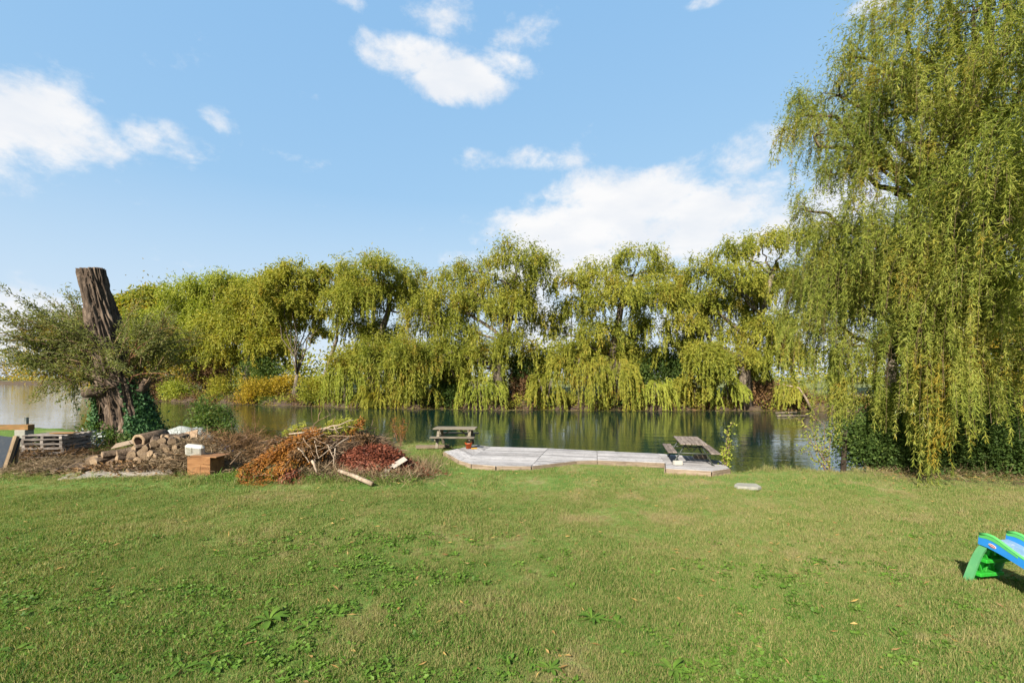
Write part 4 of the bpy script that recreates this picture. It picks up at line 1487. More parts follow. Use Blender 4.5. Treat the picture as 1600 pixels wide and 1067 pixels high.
    V = leaf_quads(P, D, rng.uniform(.07, .13, n), rng.uniform(.06, .12, n), rng, .15, np.stack([np.cos(th), np.sin(th), np.full(n, .4)], -1) + rng.normal(size=(n, 3)) * .4)
    link('foliage', quads_mesh('ivy', V, M['ivy']), iv)
    st = MB()
    for k in range(14):
        a = rng.uniform(math.pi * .9, math.pi * 2.1)
        pts = []
        for j in range(7):
            zz_ = 2.3 * j / 6 * rng.uniform(.9, 1)
            a += rng.normal() * .08
            rr = float(np.interp(zz_, zs, rd)) + .09
            pts.append((float(np.interp(zz_, zs, [q[0] for q in ax])) + rr * math.cos(a), rr * math.sin(a) + 1.3, zz_))
        st.tube(pts, list(np.linspace(.022, .008, 7)), 4)
    st.build('stem', M['twig'], iv)


stump()


def bush(name, c, blobs, n, L, W, mat, lab, seed, cat='bush', group=None, stems=6, sm='twig'):
    rng = np.random.default_rng(seed)
    base = Vector((c[0], c[1], lz(c[0], c[1]) - .02))
    root = empty(name, base, 0, lab, cat, group)
    st = MB()
    for k in range(stems):
        b = blobs[k % len(blobs)]
        e = Vector(b[0]) + Vector(rng.normal(size=3)) * .25
        st.tube([p - base for p in bezier_pts(base + Vector((rng.uniform(-.2, .2), rng.uniform(-.2, .2), 0)), e, .05, 5, rng, .04)], [.03, .025, .02, .012, .006], 5)
    st.build('stem', M[sm], root)
    V = puff_leaves(rng, blobs, n, L, W, .34)
    V[:, :, 2] = np.maximum(V[:, :, 2], .01)
    link('foliage', quads_mesh('foliage', V - np.array(base), M[mat]), root)
    return root


def blob_px(rows, Y):
    s = Y / F
    return [(tuple(at(px, py, Y + dy)), (rx * s, .5, rz * s)) for px, py, rx, rz, dy in rows]


bush('bush', (-12.3, 18.0), blob_px([(325, 650, 22, 24, 0), (340, 672, 22, 22, -.3), (310, 670, 18, 20, .2), (330, 692, 26, 16, -.2), (348, 650, 12, 16, .2), (300, 690, 20, 14, 0)], 17.8), 5200, .12, .055, 'dark_leaf', 'dark grey-green bush right of the stump at the lake edge', 41)
bush('bush', (-17.3, 17.6), blob_px([(150, 680, 20, 14, 0), (168, 690, 22, 10, -.2), (135, 690, 16, 10, .1), (185, 700, 20, 8, -.4)], 17.2), 2400, .12, .06, 'dark_leaf', 'low dark leafy bush left of the stump foot', 42)
bush('bush', (-16.6, 16.2), blob_px([(136, 690, 8, 12, 0), (144, 684, 6, 8, 0)], 16.2), 260, .12, .08, 'tarp', 'small pale leaved plant behind the log heap', 43)

# ------------------------------------------------------------------ junk at the far left
def board(name, a, b, w, h, mat, lab=None, cat='board', up=(0, 0, 1), group=None, bev=.004):
    """a plank from a to b whose grain runs along its length"""
    a, b = Vector(a), Vector(b)
    x = (b - a)
    L = x.length
    x.normalize()
    y = Vector(up).cross(x).normalized()
    z = x.cross(y)
    o = MB().box((0, 0, 0), (L, w, h), None, 0, bev).build(name, M[mat])
    o.matrix_world = Matrix.Translation((a + b) / 2) @ Matrix((x, y, z)).transposed().to_4x4()
    return tag(o, lab, cat, group)


def pallet(loc, rz, tilt, lab, n=6):
    root = empty('pallet', loc, rz, lab, 'pallet', 'stacked grey pallets')
    root.rotation_euler = (tilt[0], tilt[1], rz)
    W, D, H = 1.25, 1.0, .13
    for k in range(n):
        y = -D / 2 + .05 + k * (D - .1) / (n - 1)
        MB().box((0, y, H - .011), (W * random.uniform(.97, 1.0), .10, .022), None, 0, .003).build('slat', M['pallet'], root)
    for k in range(3):
        y = -D / 2 + .05 + k * (D - .1) / 2
        MB().box((0, y, .010), (W, .10, .020), None, 0, .003).build('slat', M['pallet'], root)
    for k in range(3):
        MB().box((-W / 2 + .06 + k * (W - .12) / 2, 0, .068), (.09, D - .02, .084), None, 0, .003).build('bearer', M['pallet'], root)
    return root


pb = gnd(62, 722)
PL = ['lowest grey pallet of the stack at the left picture edge', 'second pallet from the bottom of the stack at the left edge', 'third pallet from the bottom of the stack at the left edge', 'fourth pallet from the bottom of the stack at the left edge', 'fifth pallet from the bottom of the stack at the left edge', 'topmost grey pallet of the stack at the left edge']
for k in range(6):
    pallet((pb.x + random.uniform(-.06, .06), pb.y + .55 + random.uniform(-.06, .06), .01 + k * .134), random.uniform(-.07, .07), (0, random.uniform(-.008, .008)), PL[k])
top = .01 + 6 * .134
board('board', (pb.x + .05, pb.y + .35, top + .03), (pb.x + .85, pb.y + .30, top + .05), .22, .03, 'orange_wood', 'short orange-brown board lying on the pallet stack')
board('board', at(-60, 668, 15.2), at(49, 667, 15.2), .22, .16, 'orange_wood', 'thick orange-brown timber behind the pallets at the left edge', 'timber')
# trestle the timber rests on
c0, c1 = at(-40, 668, 15.2), at(38, 667, 15.2)
for k, c in enumerate((c0, c1)):
    tag(MB().box((0, 0, (c.z - .085) / 2), (.35, .30, c.z - .085), None, 0, .01).build('concrete_block', M['concrete'], None, False, (c.x, 15.2, 0)), ('grey block under the left end of the orange-brown timber', 'grey block under the right end of the orange-brown timber')[k], 'block', 'blocks under the timber')
c = at(41, 652, 15.6)
tag(MB().tube([(0, 0, 0), (.01, 0, c.z)], [.06, .055], 10).build('post', M['metal'], None, True, (c.x, 15.6, 0)), 'short dark green post standing behind the pallet stack', 'post')
# leaning panel, posts, yellow rail
a, b = at(4, 716, 12.72), at(14, 675, 12.98)
o = MB().box((0, 0, 0), (.62, .92, .03), None, 0, .006).build('panel', M['blue_grey'])
mid = Vector((at(6, 695, 12.8).x - .06, 12.84, .46))
o.matrix_world = Matrix.Translation(mid) @ Matrix.Rotation(R(5), 4, 'Z') @ Matrix.Rotation(R(76), 4, 'X') @ Matrix.Rotation(R(-8), 4, 'Z')
tag(o, 'blue-grey flat panel leaning against the pallets at the left edge', 'panel')
board('post', gnd(8, 736) + Vector((0, 0, 0)), at(26, 681, 12.9), .10, .09, 'post_wood', 'thick brown post leaning on the pallet stack', 'post', (0, 1, 0))
board('post', gnd(21, 733) + Vector((0, .05, 0)), at(30, 684, 13.0), .05, .05, 'post_wood', 'thin brown post leaning beside the thick one', 'post', (0, 1, 0))
board('rail', gnd(-30, 731) + Vector((0, 0, .07)), gnd(19, 731) + Vector((0, 0, .07)), .06, .13, 'yellow', 'yellow rail lying in the grass at the left edge', 'rail')
board('board', gnd(24, 726) + Vector((0, 0, .06)), gnd(52, 722) + Vector((0, 0, .09)), .16, .025, 'ply', 'narrow brown board in front of the pallets', 'board')
board('board', at(96, 700, 14.6) + Vector((0, 0, -.25)), at(118, 684, 15.0), .14, .04, 'deck_edge', 'pale board leaning between the pallets and the log heap', 'board')
board('board', at(98, 686, 16.2), at(124, 685, 16.2), .30, .04, 'white_board', 'small whitish board behind the pallet stack', 'board')
c = at(111, 686, 16.2)
tag(MB().box((0, 0, (c.z - .02) / 2), (.3, .25, c.z - .02), None, 0, .01).build('concrete_block', M['concrete'], None, False, (c.x, 16.2, 0)), 'grey block under the small whitish board', 'block')

# ------------------------------------------------------------------ firewood heap
LOGLAB = 'short split log in the loose firewood heap in front of the stump'
rng = np.random.default_rng(33)
logs = []
for v in range(6):
    L = .46
    r = .115
    mb = MB()
    NS = 10
    prof = [1 + rng.uniform(-.22, .18) for _ in range(NS)]
    xs3 = [-L / 2, -L / 2 + .02, 0, L / 2 - .02, L / 2]
    for i, xx in enumerate(xs3):
        for s in range(NS):
            a = 6.283 * s / NS
            q = r * prof[s] * (.93 if i in (0, 4) else 1 + rng.uniform(-.04, .04))
            mb.v.append((xx, q * math.cos(a), q * math.sin(a)))
    for i in range(4):
        for s in range(NS):
            s2 = (s + 1) % NS
            mb.f.append((i * NS + s, (i + 1) * NS + s, (i + 1) * NS + s2, i * NS + s2))
            mb.mi.append(0)
    mb.f += [tuple(range(NS)), tuple(4 * NS + s for s in range(NS - 1, -1, -1))]
    mb.mi += [1, 1]
    logs.append(mb.mesh('firewood_log', [M['log_bark'], M['log_end']]))
# heap height follows the photo: low at the left, tall at the right
hx = [-12.35, -11.6, -10.9, -10.3, -9.9, -9.5]
hz = [.12, .32, .50, .74, .86, .66]
for row in range(8):
    z = .10 + row * .165
    for dep in range(2):
        x0 = -12.3 + (row % 2) * .12
        for k in range(14):
            xx = x0 + k * .232
            if xx > -9.35 or z > np.interp(xx, hx, hz) + .03:
                continue
            o = link('firewood_log', logs[int(rng.integers(0, 6))])
            o.location = (xx + rng.uniform(-.05, .05), 12.75 + row * .11 + dep * .42 + rng.uniform(-.08, .08), z + rng.uniform(-.02, .02))
            o.rotation_euler = (rng.uniform(0, 6.28), rng.uniform(-.22, .22), math.pi / 2 + rng.uniform(-.75, .75))
            s = rng.uniform(.85, 1.12)
            o.scale = (s * rng.uniform(.8, 1.1), s * rng.uniform(.85, 1.2), s * rng.uniform(.75, 1.05))
            tag(o, LOGLAB, 'log', 'firewood logs')
# loose logs rolled out at the left foot
for k in range(9):
    o = link('firewood_log', logs[k % 6])
    o.location = (-12.75 + k * .33 + rng.uniform(-.1, .1), 12.42 + rng.uniform(-.08, .1), .085)
    o.rotation_euler = (rng.uniform(0, 6.28), rng.uniform(-.1, .1), rng.uniform(0, 3.1))
    o.scale = (.95, .75, .75)
    tag(o, 'thin loose log lying along the front foot of the firewood heap', 'log', 'firewood logs')
# earth and bark crumbs the heap lies on
mb = MB()
NX, NY = 60, 26
for j in range(NY):
    for i in range(NX):
        xx, yy = -14.2 + 6.4 * i / (NX - 1), 12.2 + 2.6 * j / (NY - 1)
        e = max(0, 1 - ((xx + 11.0) / 3.2) ** 2 - ((yy - 14.1) / 1.3) ** 2)
        zt = .46 * e ** .8 * (.55 + .45 * np.interp(xx, hx, hz)) + .10 * mnoise.noise(Vector((xx * 2.2, yy * 2.2, 2))) + .06 * mnoise.noise(Vector((xx * 7, yy * 7, 5)))
        mb.v.append((xx, yy, zt - .06 if e > 0 else -.08))
for j in range(NY - 1):
    for i in range(NX - 1):
        q = j * NX + i
        mb.f.append((q, q + 1, q + NX + 1, q + NX))
        mb.mi.append(0)
tag(mb.build('earth_mound', paint_mat('brown_earth', (.075, .052, .034), .95, .5, .1, (.16, .12, .08), .6, 11), None, True), kind='structure')
# hollow log on top
mb = MB()
NS = 20
rings = [(-.42, .17), (-.41, .19), (0, .20), (.40, .21), (.42, .19), (.42, .13), (.10, .12)]
for (xx, r) in rings:
    for s in range(NS):
        a = 6.283 * s / NS
        q = r * (1 + .06 * math.sin(3 * a) + .04 * math.sin(7 * a))
        mb.v.append((xx, q * math.cos(a), q * math.sin(a)))
for i in range(len(rings) - 1):
    for s in range(NS):
        s2 = (s + 1) % NS
        mb.f.append((i * NS + s, i * NS + s2, (i + 1) * NS + s2, (i + 1) * NS + s))
        mb.mi.append(0 if i < 3 else (1 if i < 5 else 2))
mb.f += [tuple(range(NS - 1, -1, -1)), tuple((len(rings) - 1) * NS + s for s in range(NS))]
mb.mi += [1, 2]
o = mb.build('hollow_log', [M['log_bark'], M['log_end'], M['log_dark']], None, True)
pt = at(222, 687, 13.15)
o.location = (pt.x, pt.y + .35, pt.z)
o.rotation_euler = (0, R(6), R(-98))
tag(o, 'thick hollow log with a dark rotten end on top of the firewood heap', 'log')
# plywood boards
o = MB().box((0, 0, 0), (.85, .60, .018), None, 0, .003).build('plywood_board', M['ply'])
o.matrix_world = Matrix.Translation(Vector((-9.95, 13.95, .62))) @ Matrix.Rotation(R(-14), 4, 'Y') @ Matrix.Rotation(R(62), 4, 'X')
tag(o, 'tan plywood board tilted against the firewood heap right of the hollow log', 'board')
o = MB().box((0, 0, 0), (1.1, .26, .018), None, 0, .003).build('plywood_board', M['deck_edge'])
o.matrix_world = Matrix.Translation(Vector((-11.7, 14.15, .58))) @ Matrix.Rotation(R(-13), 4, 'Y') @ Matrix.Rotation(R(30), 4, 'X')
tag(o, 'long brown plywood board sloping behind the left part of the firewood heap', 'board')
# white board on the ground in front, in two pieces
for (pa, pb_, lab) in (((90, 119), (752, 750), 'short white board end lying flat on the lawn left of the long white board'), ((119, 268), (750, 741), 'long dirty white board lying flat in front of the firewood heap')):
    a, b = gnd(pa[0], pb_[0]), gnd(pa[1], pb_[1])
    a2, b2 = gnd(pa[0] + 20, pb_[0] - 11), gnd(pa[1] + 2, pb_[1] - 6)
    mb = MB()
    P = [a, b, b2, a2]
    cen = sum(P, Vector()) / 4
    zt = .075 if pa[0] > 100 else .06
    gap = Vector((.008, 0, 0))
    P = [p - cen for p in P]
    if pa[0] < 100:
        P[1] -= gap
        P[2] -= gap
    mb.add([(p.x, p.y, 0) for p in P] + [(p.x, p.y, zt) for p in P], [(3, 2, 1, 0), (4, 5, 6, 7), (0, 1, 5, 4), (1, 2, 6, 5), (2, 3, 7, 6), (3, 0, 4, 7)])
    tag(mb.build('white_board', M['white_board'], None, False, (cen.x, cen.y, .0)), lab, 'board')
# orange-brown cabinet lying open, and the white jug on it
g = gnd(312, 743)
cab = empty('cabinet', (g.x, g.y + .25, 0), R(-7), 'orange-brown wooden cabinet box standing open beside the dry weeds', 'cabinet')
mb = MB()
w, d, h = .66, .50, .48
mb.box((0, -d / 2 + .01, h / 2), (w, .02, h), None, 0, .003)
mb.box((-w / 2 + .01, .012, h / 2), (.02, d - .024, h), None, 0)
mb.box((w / 2 - .01, .012, h / 2), (.02, d - .024, h), None, 0)
mb.box((0, d / 2 - .012, h / 2), (w - .044, .02, h), None, 0)
mb.box((0, 0, .02), (w - .044, d - .046, .02), None, 1)
mb.build('body', [M['cabinet'], M['cabinet_in']], cab)
MB().box((.10, .05, h + .012), (w + .10, d + .04, .022), Matrix.Rotation(R(1.5), 3, 'Y'), 0, .004).build('lid', M['cabinet'], cab)
# white jug / carton, flattened with moulded dimples
g2 = at(308, 713, 12.35)
jug = empty('plastic_tub', (g2.x - .05, g2.y, h + .028), R(10), 'dirty white moulded plastic tub resting on the cabinet', 'tub')
jug.rotation_euler = (R(20), R(8), R(10))
mb = MB()
mb.box((0, 0, .15), (.46, .16, .29), None, 0, .05)
mb.build('body', M['white_plastic'], jug)
mb = MB()
for sx in (-.1, .1):
    mb.box((sx, -.083, .17), (.12, .012, .16), None, 0, .004)
mb.build('moulded_panel', M['white_plastic'], jug)
g3 = at(356, 700, 14.2)
o = MB().tube([(-.28, 0, 0), (-.26, 0, 0), (-.1, 0, .0), (.1, 0, .0), (.26, 0, 0), (.28, 0, 0)], [.10, .15, .16, .16, .15, .10], 14).build('blue_drum', M['blue'], None, True)
o.location = (g3.x, g3.y, .30)
o.rotation_euler = (0, R(16), R(-12))
tag(o, 'small blue plastic drum lying on the weeds left of the brush pile', 'drum')
# tarp heap behind
mb = MB()
NX, NY = 26, 14
for j in range(NY):
    for i in range(NX):
        u, v = i / (NX - 1) * 2 - 1, j / (NY - 1) * 2 - 1
        rr = max(0, 1 - u * u * .9 - v * v * .9)
        mb.v.append((u * 1.05, v * .7, .72 * rr ** .6 + .16 * mnoise.noise(Vector((u * 4, v * 4, 1))) * (rr > .02)))
for j in range(NY - 1):
    for i in range(NX - 1):
        q = j * NX + i
        mb.f.append((q, q + 1, q + NX + 1, q + NX))
        mb.mi.append(0)
o = mb.build('tarpaulin', M['tarp'], None, True, (at(282, 690, 16.6).x, 16.9, .02))
tag(o, 'crumpled pale tarpaulin over a heap right of the stump', 'tarpaulin')


# dry stalks and twigs over the heap: nobody could count them
def stalks(name, n, fx, fy, fz_, L, W, mat, seed, flat=.5, kind='stuff'):
    rng = np.random.default_rng(seed)
    P = np.stack([fx(rng, n), fy(rng, n), np.zeros(n)], -1)
    P[:, 2] = fz_(P[:, 0], P[:, 1], rng)
    D = rng.normal(size=(n, 3)) * np.array([1, 1, flat])
    D[:, 2] = np.abs(D[:, 2]) * .8
    V = leaf_quads(P, D, rng.uniform(.4, 1.2, n) * L, rng.uniform(.6, 1.2, n) * W, rng, .25)
    V[:, :, 2] = np.maximum(V[:, :, 2], .01)
    return tag(link(name, quads_mesh(name, V, M[mat])), kind=kind)


def heapz(x, y, rng):
    top = .82 * np.exp(-((x + 9.1) / 1.25) ** 2) * np.exp(-((y - 13.2) / .8) ** 2) + .25 * np.exp(-((x + 12.2) / 1.1) ** 2)
    return top * rng.uniform(.25, 1.0, len(x))


stalks('bark_rubble', 2000, lambda r, n: r.normal(-11.0, 1.3, n), lambda r, n: r.normal(12.85, .5, n), lambda x, y, r: (.05 + .25 * np.exp(-((x + 10.3) / 1.4) ** 2)) * r.uniform(.0, 1, len(x)), .17, .05, 'brown_leaf', 12, .5)
stalks('dry_weeds', 5200, lambda r, n: r.normal(-9.1, .85, n), lambda r, n: r.normal(13.0, .45, n), heapz, .42, .012, 'straw', 1)
stalks('dry_weeds', 2600, lambda r, n: r.normal(-12.7, .75, n), lambda r, n: r.normal(12.6, .4, n), lambda x, y, r: .30 * np.exp(-((x + 12.6) / .9) ** 2) * r.uniform(0, 1, len(x)), .36, .012, 'straw', 2)
stalks('dry_brush', 3800, lambda r, n: r.normal(-8.4, 1.0, n), lambda r, n: r.normal(14.2, .6, n), lambda x, y, r: .75 * np.exp(-((x + 8.6) / 1.3) ** 2) * r.uniform(.1, 1, len(x)), .6, .016, 'brown_leaf', 3)
stalks('dry_brush', 2600, lambda r, n: r.normal(-11.0, 1.3, n), lambda r, n: r.normal(15.0, .6, n), lambda x, y, r: .75 * np.exp(-((x + 10.2) / 1.5) ** 2) * r.uniform(.1, 1, len(x)), .6, .016, 'brown_leaf', 4)
stalks('dry_brush', 2200, lambda r, n: r.normal(-14.6, .9, n), lambda r, n: r.normal(14.2, .5, n), lambda x, y, r: .35 * r.uniform(.05, 1, len(x)), .5, .014, 'brown_leaf', 5)

# ------------------------------------------------------------------ brush pile
PC = Vector((-4.95, 12.5, 0))


def pile_z(x, y):
    """rounded top of the brush core"""
    u, v = (x + 4.75) / 1.75, (y - 12.9) / .85
    return 1.08 * max(0., 1 - u * u - v * v) ** .5


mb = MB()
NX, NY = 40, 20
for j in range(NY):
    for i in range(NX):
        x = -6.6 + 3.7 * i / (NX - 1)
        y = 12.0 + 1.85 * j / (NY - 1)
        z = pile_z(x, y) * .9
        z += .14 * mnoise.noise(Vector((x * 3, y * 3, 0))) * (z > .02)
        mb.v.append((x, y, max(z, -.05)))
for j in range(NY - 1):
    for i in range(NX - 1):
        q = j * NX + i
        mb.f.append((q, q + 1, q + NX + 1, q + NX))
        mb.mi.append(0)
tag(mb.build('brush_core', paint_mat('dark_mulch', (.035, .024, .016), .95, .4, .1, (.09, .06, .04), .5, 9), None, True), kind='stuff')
rng = np.random.default_rng(44)
n = 5200
x, y = rng.uniform(-6.6, -2.9, n), rng.uniform(12.0, 13.7, n)
z = np.array([pile_z(a, b) for a, b in zip(x, y)])
k = z > .06
x, y, z = x[k], y[k], z[k]
n = len(x)
D = rng.normal(size=(n, 3)) * np.array([1.3, .7, .35])
V = leaf_quads(np.stack([x, y, z * .88 + rng.uniform(0, .12, n)], -1) - nrm(D) * .2, D, rng.uniform(.25, .75, n), rng.uniform(.006, .018, n), rng, .08)
tag(link('brush_twigs', quads_mesh('brush_twigs', V, M['twig'])), kind='stuff')

# rust-brown conifer boughs, each its own thing
G_B = 'dead conifer boughs on the brush pile'
bps = [((520, 676, 12.6), (372, 744, 11.35), 'longest rusty bough, its tip trailing on the grass left of the brush pile'),
       ((510, 672, 12.5), (395, 735, 11.4), 'rusty bough lying just above the longest one'),
       ((505, 680, 12.3), (415, 722, 11.6), 'rusty bough in the middle of the left flank of the brush pile'),
       ((500, 690, 12.2), (430, 742, 11.25), 'rusty bough hanging in front of the dark hollow'),
       ((480, 676, 12.6), (400, 712, 12.1), 'brown bough at the rear of the left flank of the brush pile'),
       ((520, 690, 12.2), (455, 712, 11.55), 'short brown bough forming the left lip of the dark hollow'),
       ((500, 672, 12.8), (560, 664, 12.6), 'olive green bough on the crest of the brush pile'),
       ((540, 676, 12.7), (566, 661, 12.5), 'short orange bough sticking up at the top right of the brush pile'),
       ((590, 690, 12.6), (560, 684, 12.2), 'brown bough over the red leaf mound'),
       ((480, 668, 12.8), (445, 680, 12.6), 'small olive green bough at the upper left shoulder of the brush pile'),
       ((440, 745, 11.3), (375, 752, 11.2), 'flattened rusty bough on the ground at the left foot of the brush pile'),
       ((470, 735, 11.5), (440, 752, 11.1), 'red brown bough at the ground below the dark hollow')]
for i, (pa, pb_, lab) in enumerate(bps):
    rg = np.random.default_rng(900 + i)
    a, b = at(*pa), at(*pb_)
    a.z, b.z = max(a.z, .06), max(b.z, .06)
    root = empty('conifer_bough', a, 0, lab, 'branch', G_B)
    pts = [p for p in bezier_pts(a, b, .08, 8, rg, .015)]
    MB().tube([p - a for p in pts], list(np.linspace(.024, .008, 8)), 6).build('stem', M['twig'], root, True)
    pa_ = np.array([tuple(p) for p in pts])
    n = int(1500 * max(.35, (b - a).length / 1.9))
    t = rg.uniform(.08, .999, n) * 7
    ii = t.astype(int)
    T = pa_[ii + 1] - pa_[ii]
    s = t / 7
    sidew = rg.normal(size=n) * (.20 * (1.05 - s) + .06)
    hor = nrm(np.cross(nrm(T), np.array([0, -.5, 1.0])))
    P = pa_[ii] + T * (t - ii)[:, None] + hor * sidew[:, None]
    P[:, 2] += rg.normal(0, .05, n) - np.abs(sidew) * .25
    D = nrm(T) + hor * np.sign(sidew)[:, None] * .8 + rg.normal(size=(n, 3)) * .5
    V = leaf_quads(P, D, rg.uniform(.05, .13, n), rg.uniform(.018, .04, n), rg, .1)
    V[:, :, 2] = np.maximum(V[:, :, 2], .015)
    link('foliage', quads_mesh('foliage', V - np.array(a), M[{4: 'brown_leaf', 5: 'brown_leaf', 6: 'olive', 8: 'brown_leaf', 9: 'olive', 11: 'red_leaf'}.get(i, 'rust_leaf')]), root)

# mound of red-brown dead leaves
rg = np.random.default_rng(45)
mb = MB()
mc = (-3.72, 12.25)


def mound(x, y):
    u, v = (x - mc[0]) / 1.05, (y - mc[1]) / .7
    return .74 * max(0, 1 - u * u - v * v) ** .62


NX = NY = 22
for j in range(NY):
    for i in range(NX):
        x, y = mc[0] - 1.05 + 2.1 * i / (NX - 1), mc[1] - .7 + 1.4 * j / (NY - 1)
        mb.v.append((x, y, mound(x, y) - .03))
for j in range(NY - 1):
    for i in range(NX - 1):
        q = j * NX + i
        mb.f.append((q, q + 1, q + NX + 1, q + NX))
        mb.mi.append(0)
n = 5200
x, y = rg.uniform(mc[0] - 1.1, mc[0] + 1.1, n), rg.uniform(mc[1] - .72, mc[1] + .5, n)
z = np.array([mound(a, b) for a, b in zip(x, y)])
k = z > .02
x, y, z = x[k], y[k], z[k]
n = len(x)
D = rg.normal(size=(n, 3)) * np.array([1, 1, .5]) + np.array([.3, -.4, 0])
V = leaf_quads(np.stack([x, y, z + rg.uniform(-.02, .05, n)], -1), D, rg.uniform(.07, .17, n), rg.uniform(.018, .045, n), rg, .2)
tag(mb.build('leaf_mound', M['red_leaf'], None, True), kind='stuff')
tag(link('red_leaves', quads_mesh('red_leaves', V, M['red_leaf'])), kind='stuff')
# trailing red leaves at the right foot
n = 900
x, y = rg.normal(-2.75, .4, n), rg.normal(12.2, .3, n)
V = leaf_quads(np.stack([x, y, rg.uniform(.02, .3, n) * np.exp(-((x + 2.8) / .5) ** 2) + .02], -1), rg.normal(size=(n, 3)) * np.array([1, 1, .6]), rg.uniform(.06, .2, n), rg.uniform(.012, .03, n), rg, .2)
V[:, :, 2] = np.maximum(V[:, :, 2], .015)
tag(link('red_leaves', quads_mesh('red_leaves', V, M['red_leaf'])), kind='stuff')

# bare sticks
G_S = 'bare sticks on the brush pile'
STK = [((452, 678, 12.4), (560, 668, 12.5), .024, 'longest pale stick lying along the crest of the brush pile', 'pale_stick'),
       ((480, 690, 12.3), (503, 640, 12.8), .018, 'thin stick standing highest above the brush pile', 'twig'),
       ((505, 672, 12.5), (552, 656, 12.4), .022, 'pale stick slanting up to the orange tuft at the right of the crest', 'pale_stick'),
       ((513, 682, 12.2), (556, 682, 12.3), .022, 'thick dark stick lying level above the red leaf mound', 'twig'),
       ((466, 700, 11.7), (483, 723, 11.4), .020, 'grey straight stick poking down across the dark hollow', 'pale_stick'),
       ((474, 684, 12.0), (494, 716, 11.5), .016, 'thin brown stick leaning down left of the three forked sticks', 'twig'),
       ((492, 688, 12.0), (498, 716, 11.5), .014, 'upright grey stick in the middle of the tangle', 'pale_stick'),
       ((545, 684, 12.2), (497, 716, 11.5), .020, 'long bent pale stick crossing the tangle toward the red mound', 'pale_stick'),
       ((510, 694, 11.9), (522, 716, 11.5), .014, 'short stick at the left border of the red mound', 'pale_stick'),
       ((486, 684, 12.1), (522, 700, 11.7), .014, 'fine stick running across the top of the tangle', 'twig'),
       ((524, 700, 11.7), (521, 728, 11.35), .018, 'stick standing along the left border of the red mound', 'pale_stick'),
       ((560, 676, 12.6), (590, 668, 12.9), .018, 'dark arching twig at the upper right end of the brush pile', 'twig'),
       ((440, 742, 11.3), (456, 725, 11.6), .024, 'short weathered stick at the foot of the rusty boughs', 'pale_stick'),
       ((488, 720, 11.4), (495, 738, 11.2), .040, 'stubby whitish stick upright at the foot of the tangle', 'pale_stick'),
       ((470, 672, 12.7), (500, 664, 12.9), .014, 'fine brown twig at the upper left of the crest', 'twig'),
       ((520, 664, 12.8), (524, 650, 12.9), .010, 'fine upright twig above the crest', 'twig'),
       ((360, 725, 11.8), (383, 702, 12.6), .018, 'brown stick leaning in the weeds left of the brush pile', 'twig')]
for i, (pa, pb_, r, lab, mk) in enumerate(STK):
    rg = np.random.default_rng(950 + i)
    a, b = at(*pa), at(*pb_)
    b.z = max(b.z, .02)
    pts = bezier_pts(Vector((0, 0, 0)), b - a, .03, 7, rg, .02)
    mb = MB().tube(pts, list(np.linspace(r, r * .5, 7)), 7)
    for q in range(2):
        p = pts[2 + q * 2]
        e = p + Vector(rg.normal(size=3)) * .22 + (b - a) * .12
        mb.tube([p, (p + e) / 2 + Vector(rg.normal(size=3)) * .02, e], [r * .5, r * .4, r * .2], 5)
    tag(mb.build('stick', M[mk], None, True, a), lab, 'stick', G_S)
a, b = gnd(582, 760) + Vector((0, 0, .06)), at(529, 735, 11.5)
o = MB().tube([(0, 0, 0), tuple((b - a) * .5 + Vector((0, 0, .015))), tuple(b - a)], [.055, .052, .042], 10, 0, True, 1).build('log_pole', [M['pale_stick'], M['log_end']], None, True, a)
tag(o, 'pale round pole lying in front of the red leaf mound, end toward the lawn', 'pole')
# white broken boards at the right end
for (pa, pb_, w, lab) in (((597, 748, 11.55), (609, 727, 11.8), .16, 'upright broken white board at the right end of the brush pile'), ((613, 729, 11.75), (634, 716, 12.0), .16, 'slanting broken white board nearest the deck at the brush pile'), ((592, 738, 11.7), (603, 735, 11.75), .14, 'small white board scrap under the red leaves')):
    a, b = at(*pa), at(*pb_)
    a.z, b.z = max(a.z, .05), max(b.z, .08)
    board('broken_board', a, b, w, .025, 'white_board', lab, 'board', (-.2, -.8, .6), 'broken white boards in the brush pile')
# pale timber lying behind the brush pile
a, b = at(365, 694, 16.4), at(432, 682, 17.2)
a.z = .10
b.z = .17
board('timber', a, b, .2, .17, 'deck_edge', 'long pale timber lying at the lake edge behind the brush pile', 'timber')
stalks('green_weeds', 1900, lambda r, n: r.uniform(-7.6, -2.4, n), lambda r, n: r.normal(11.55, .22, n), lambda x, y, r: r.uniform(.0, .12, len(x)), .2, .016, 'weed', 6, 1.4)
stalks('dry_weeds', 1600, lambda r, n: r.normal(-3.6, .7, n), lambda r, n: r.normal(11.6, .2, n), lambda x, y, r: r.uniform(.0, .2, len(x)), .36, .011, 'straw', 7, 1.0)
stalks('dry_weeds', 900, lambda r, n: r.normal(-2.5, .3, n), lambda r, n: r.normal(12.6, .7, n), lambda x, y, r: r.uniform(.0, .12, len(x)), .38, .010, 'straw', 8, 1.6)
stalks('dry_weeds', 1000, lambda r, n: r.normal(-4.9, .5, n), lambda r, n: r.normal(11.75, .15, n), lambda x, y, r: r.uniform(.0, .3, len(x)), .36, .012, 'straw', 9, 1.0)
stalks('dry_weeds', 700, lambda r, n: r.uniform(9.2, 16.5, n), lambda r, n: r.normal(12.1, .35, n), lambda x, y, r: r.uniform(.0, .08, len(x)), .34, .010, 'straw', 10, 1.2)
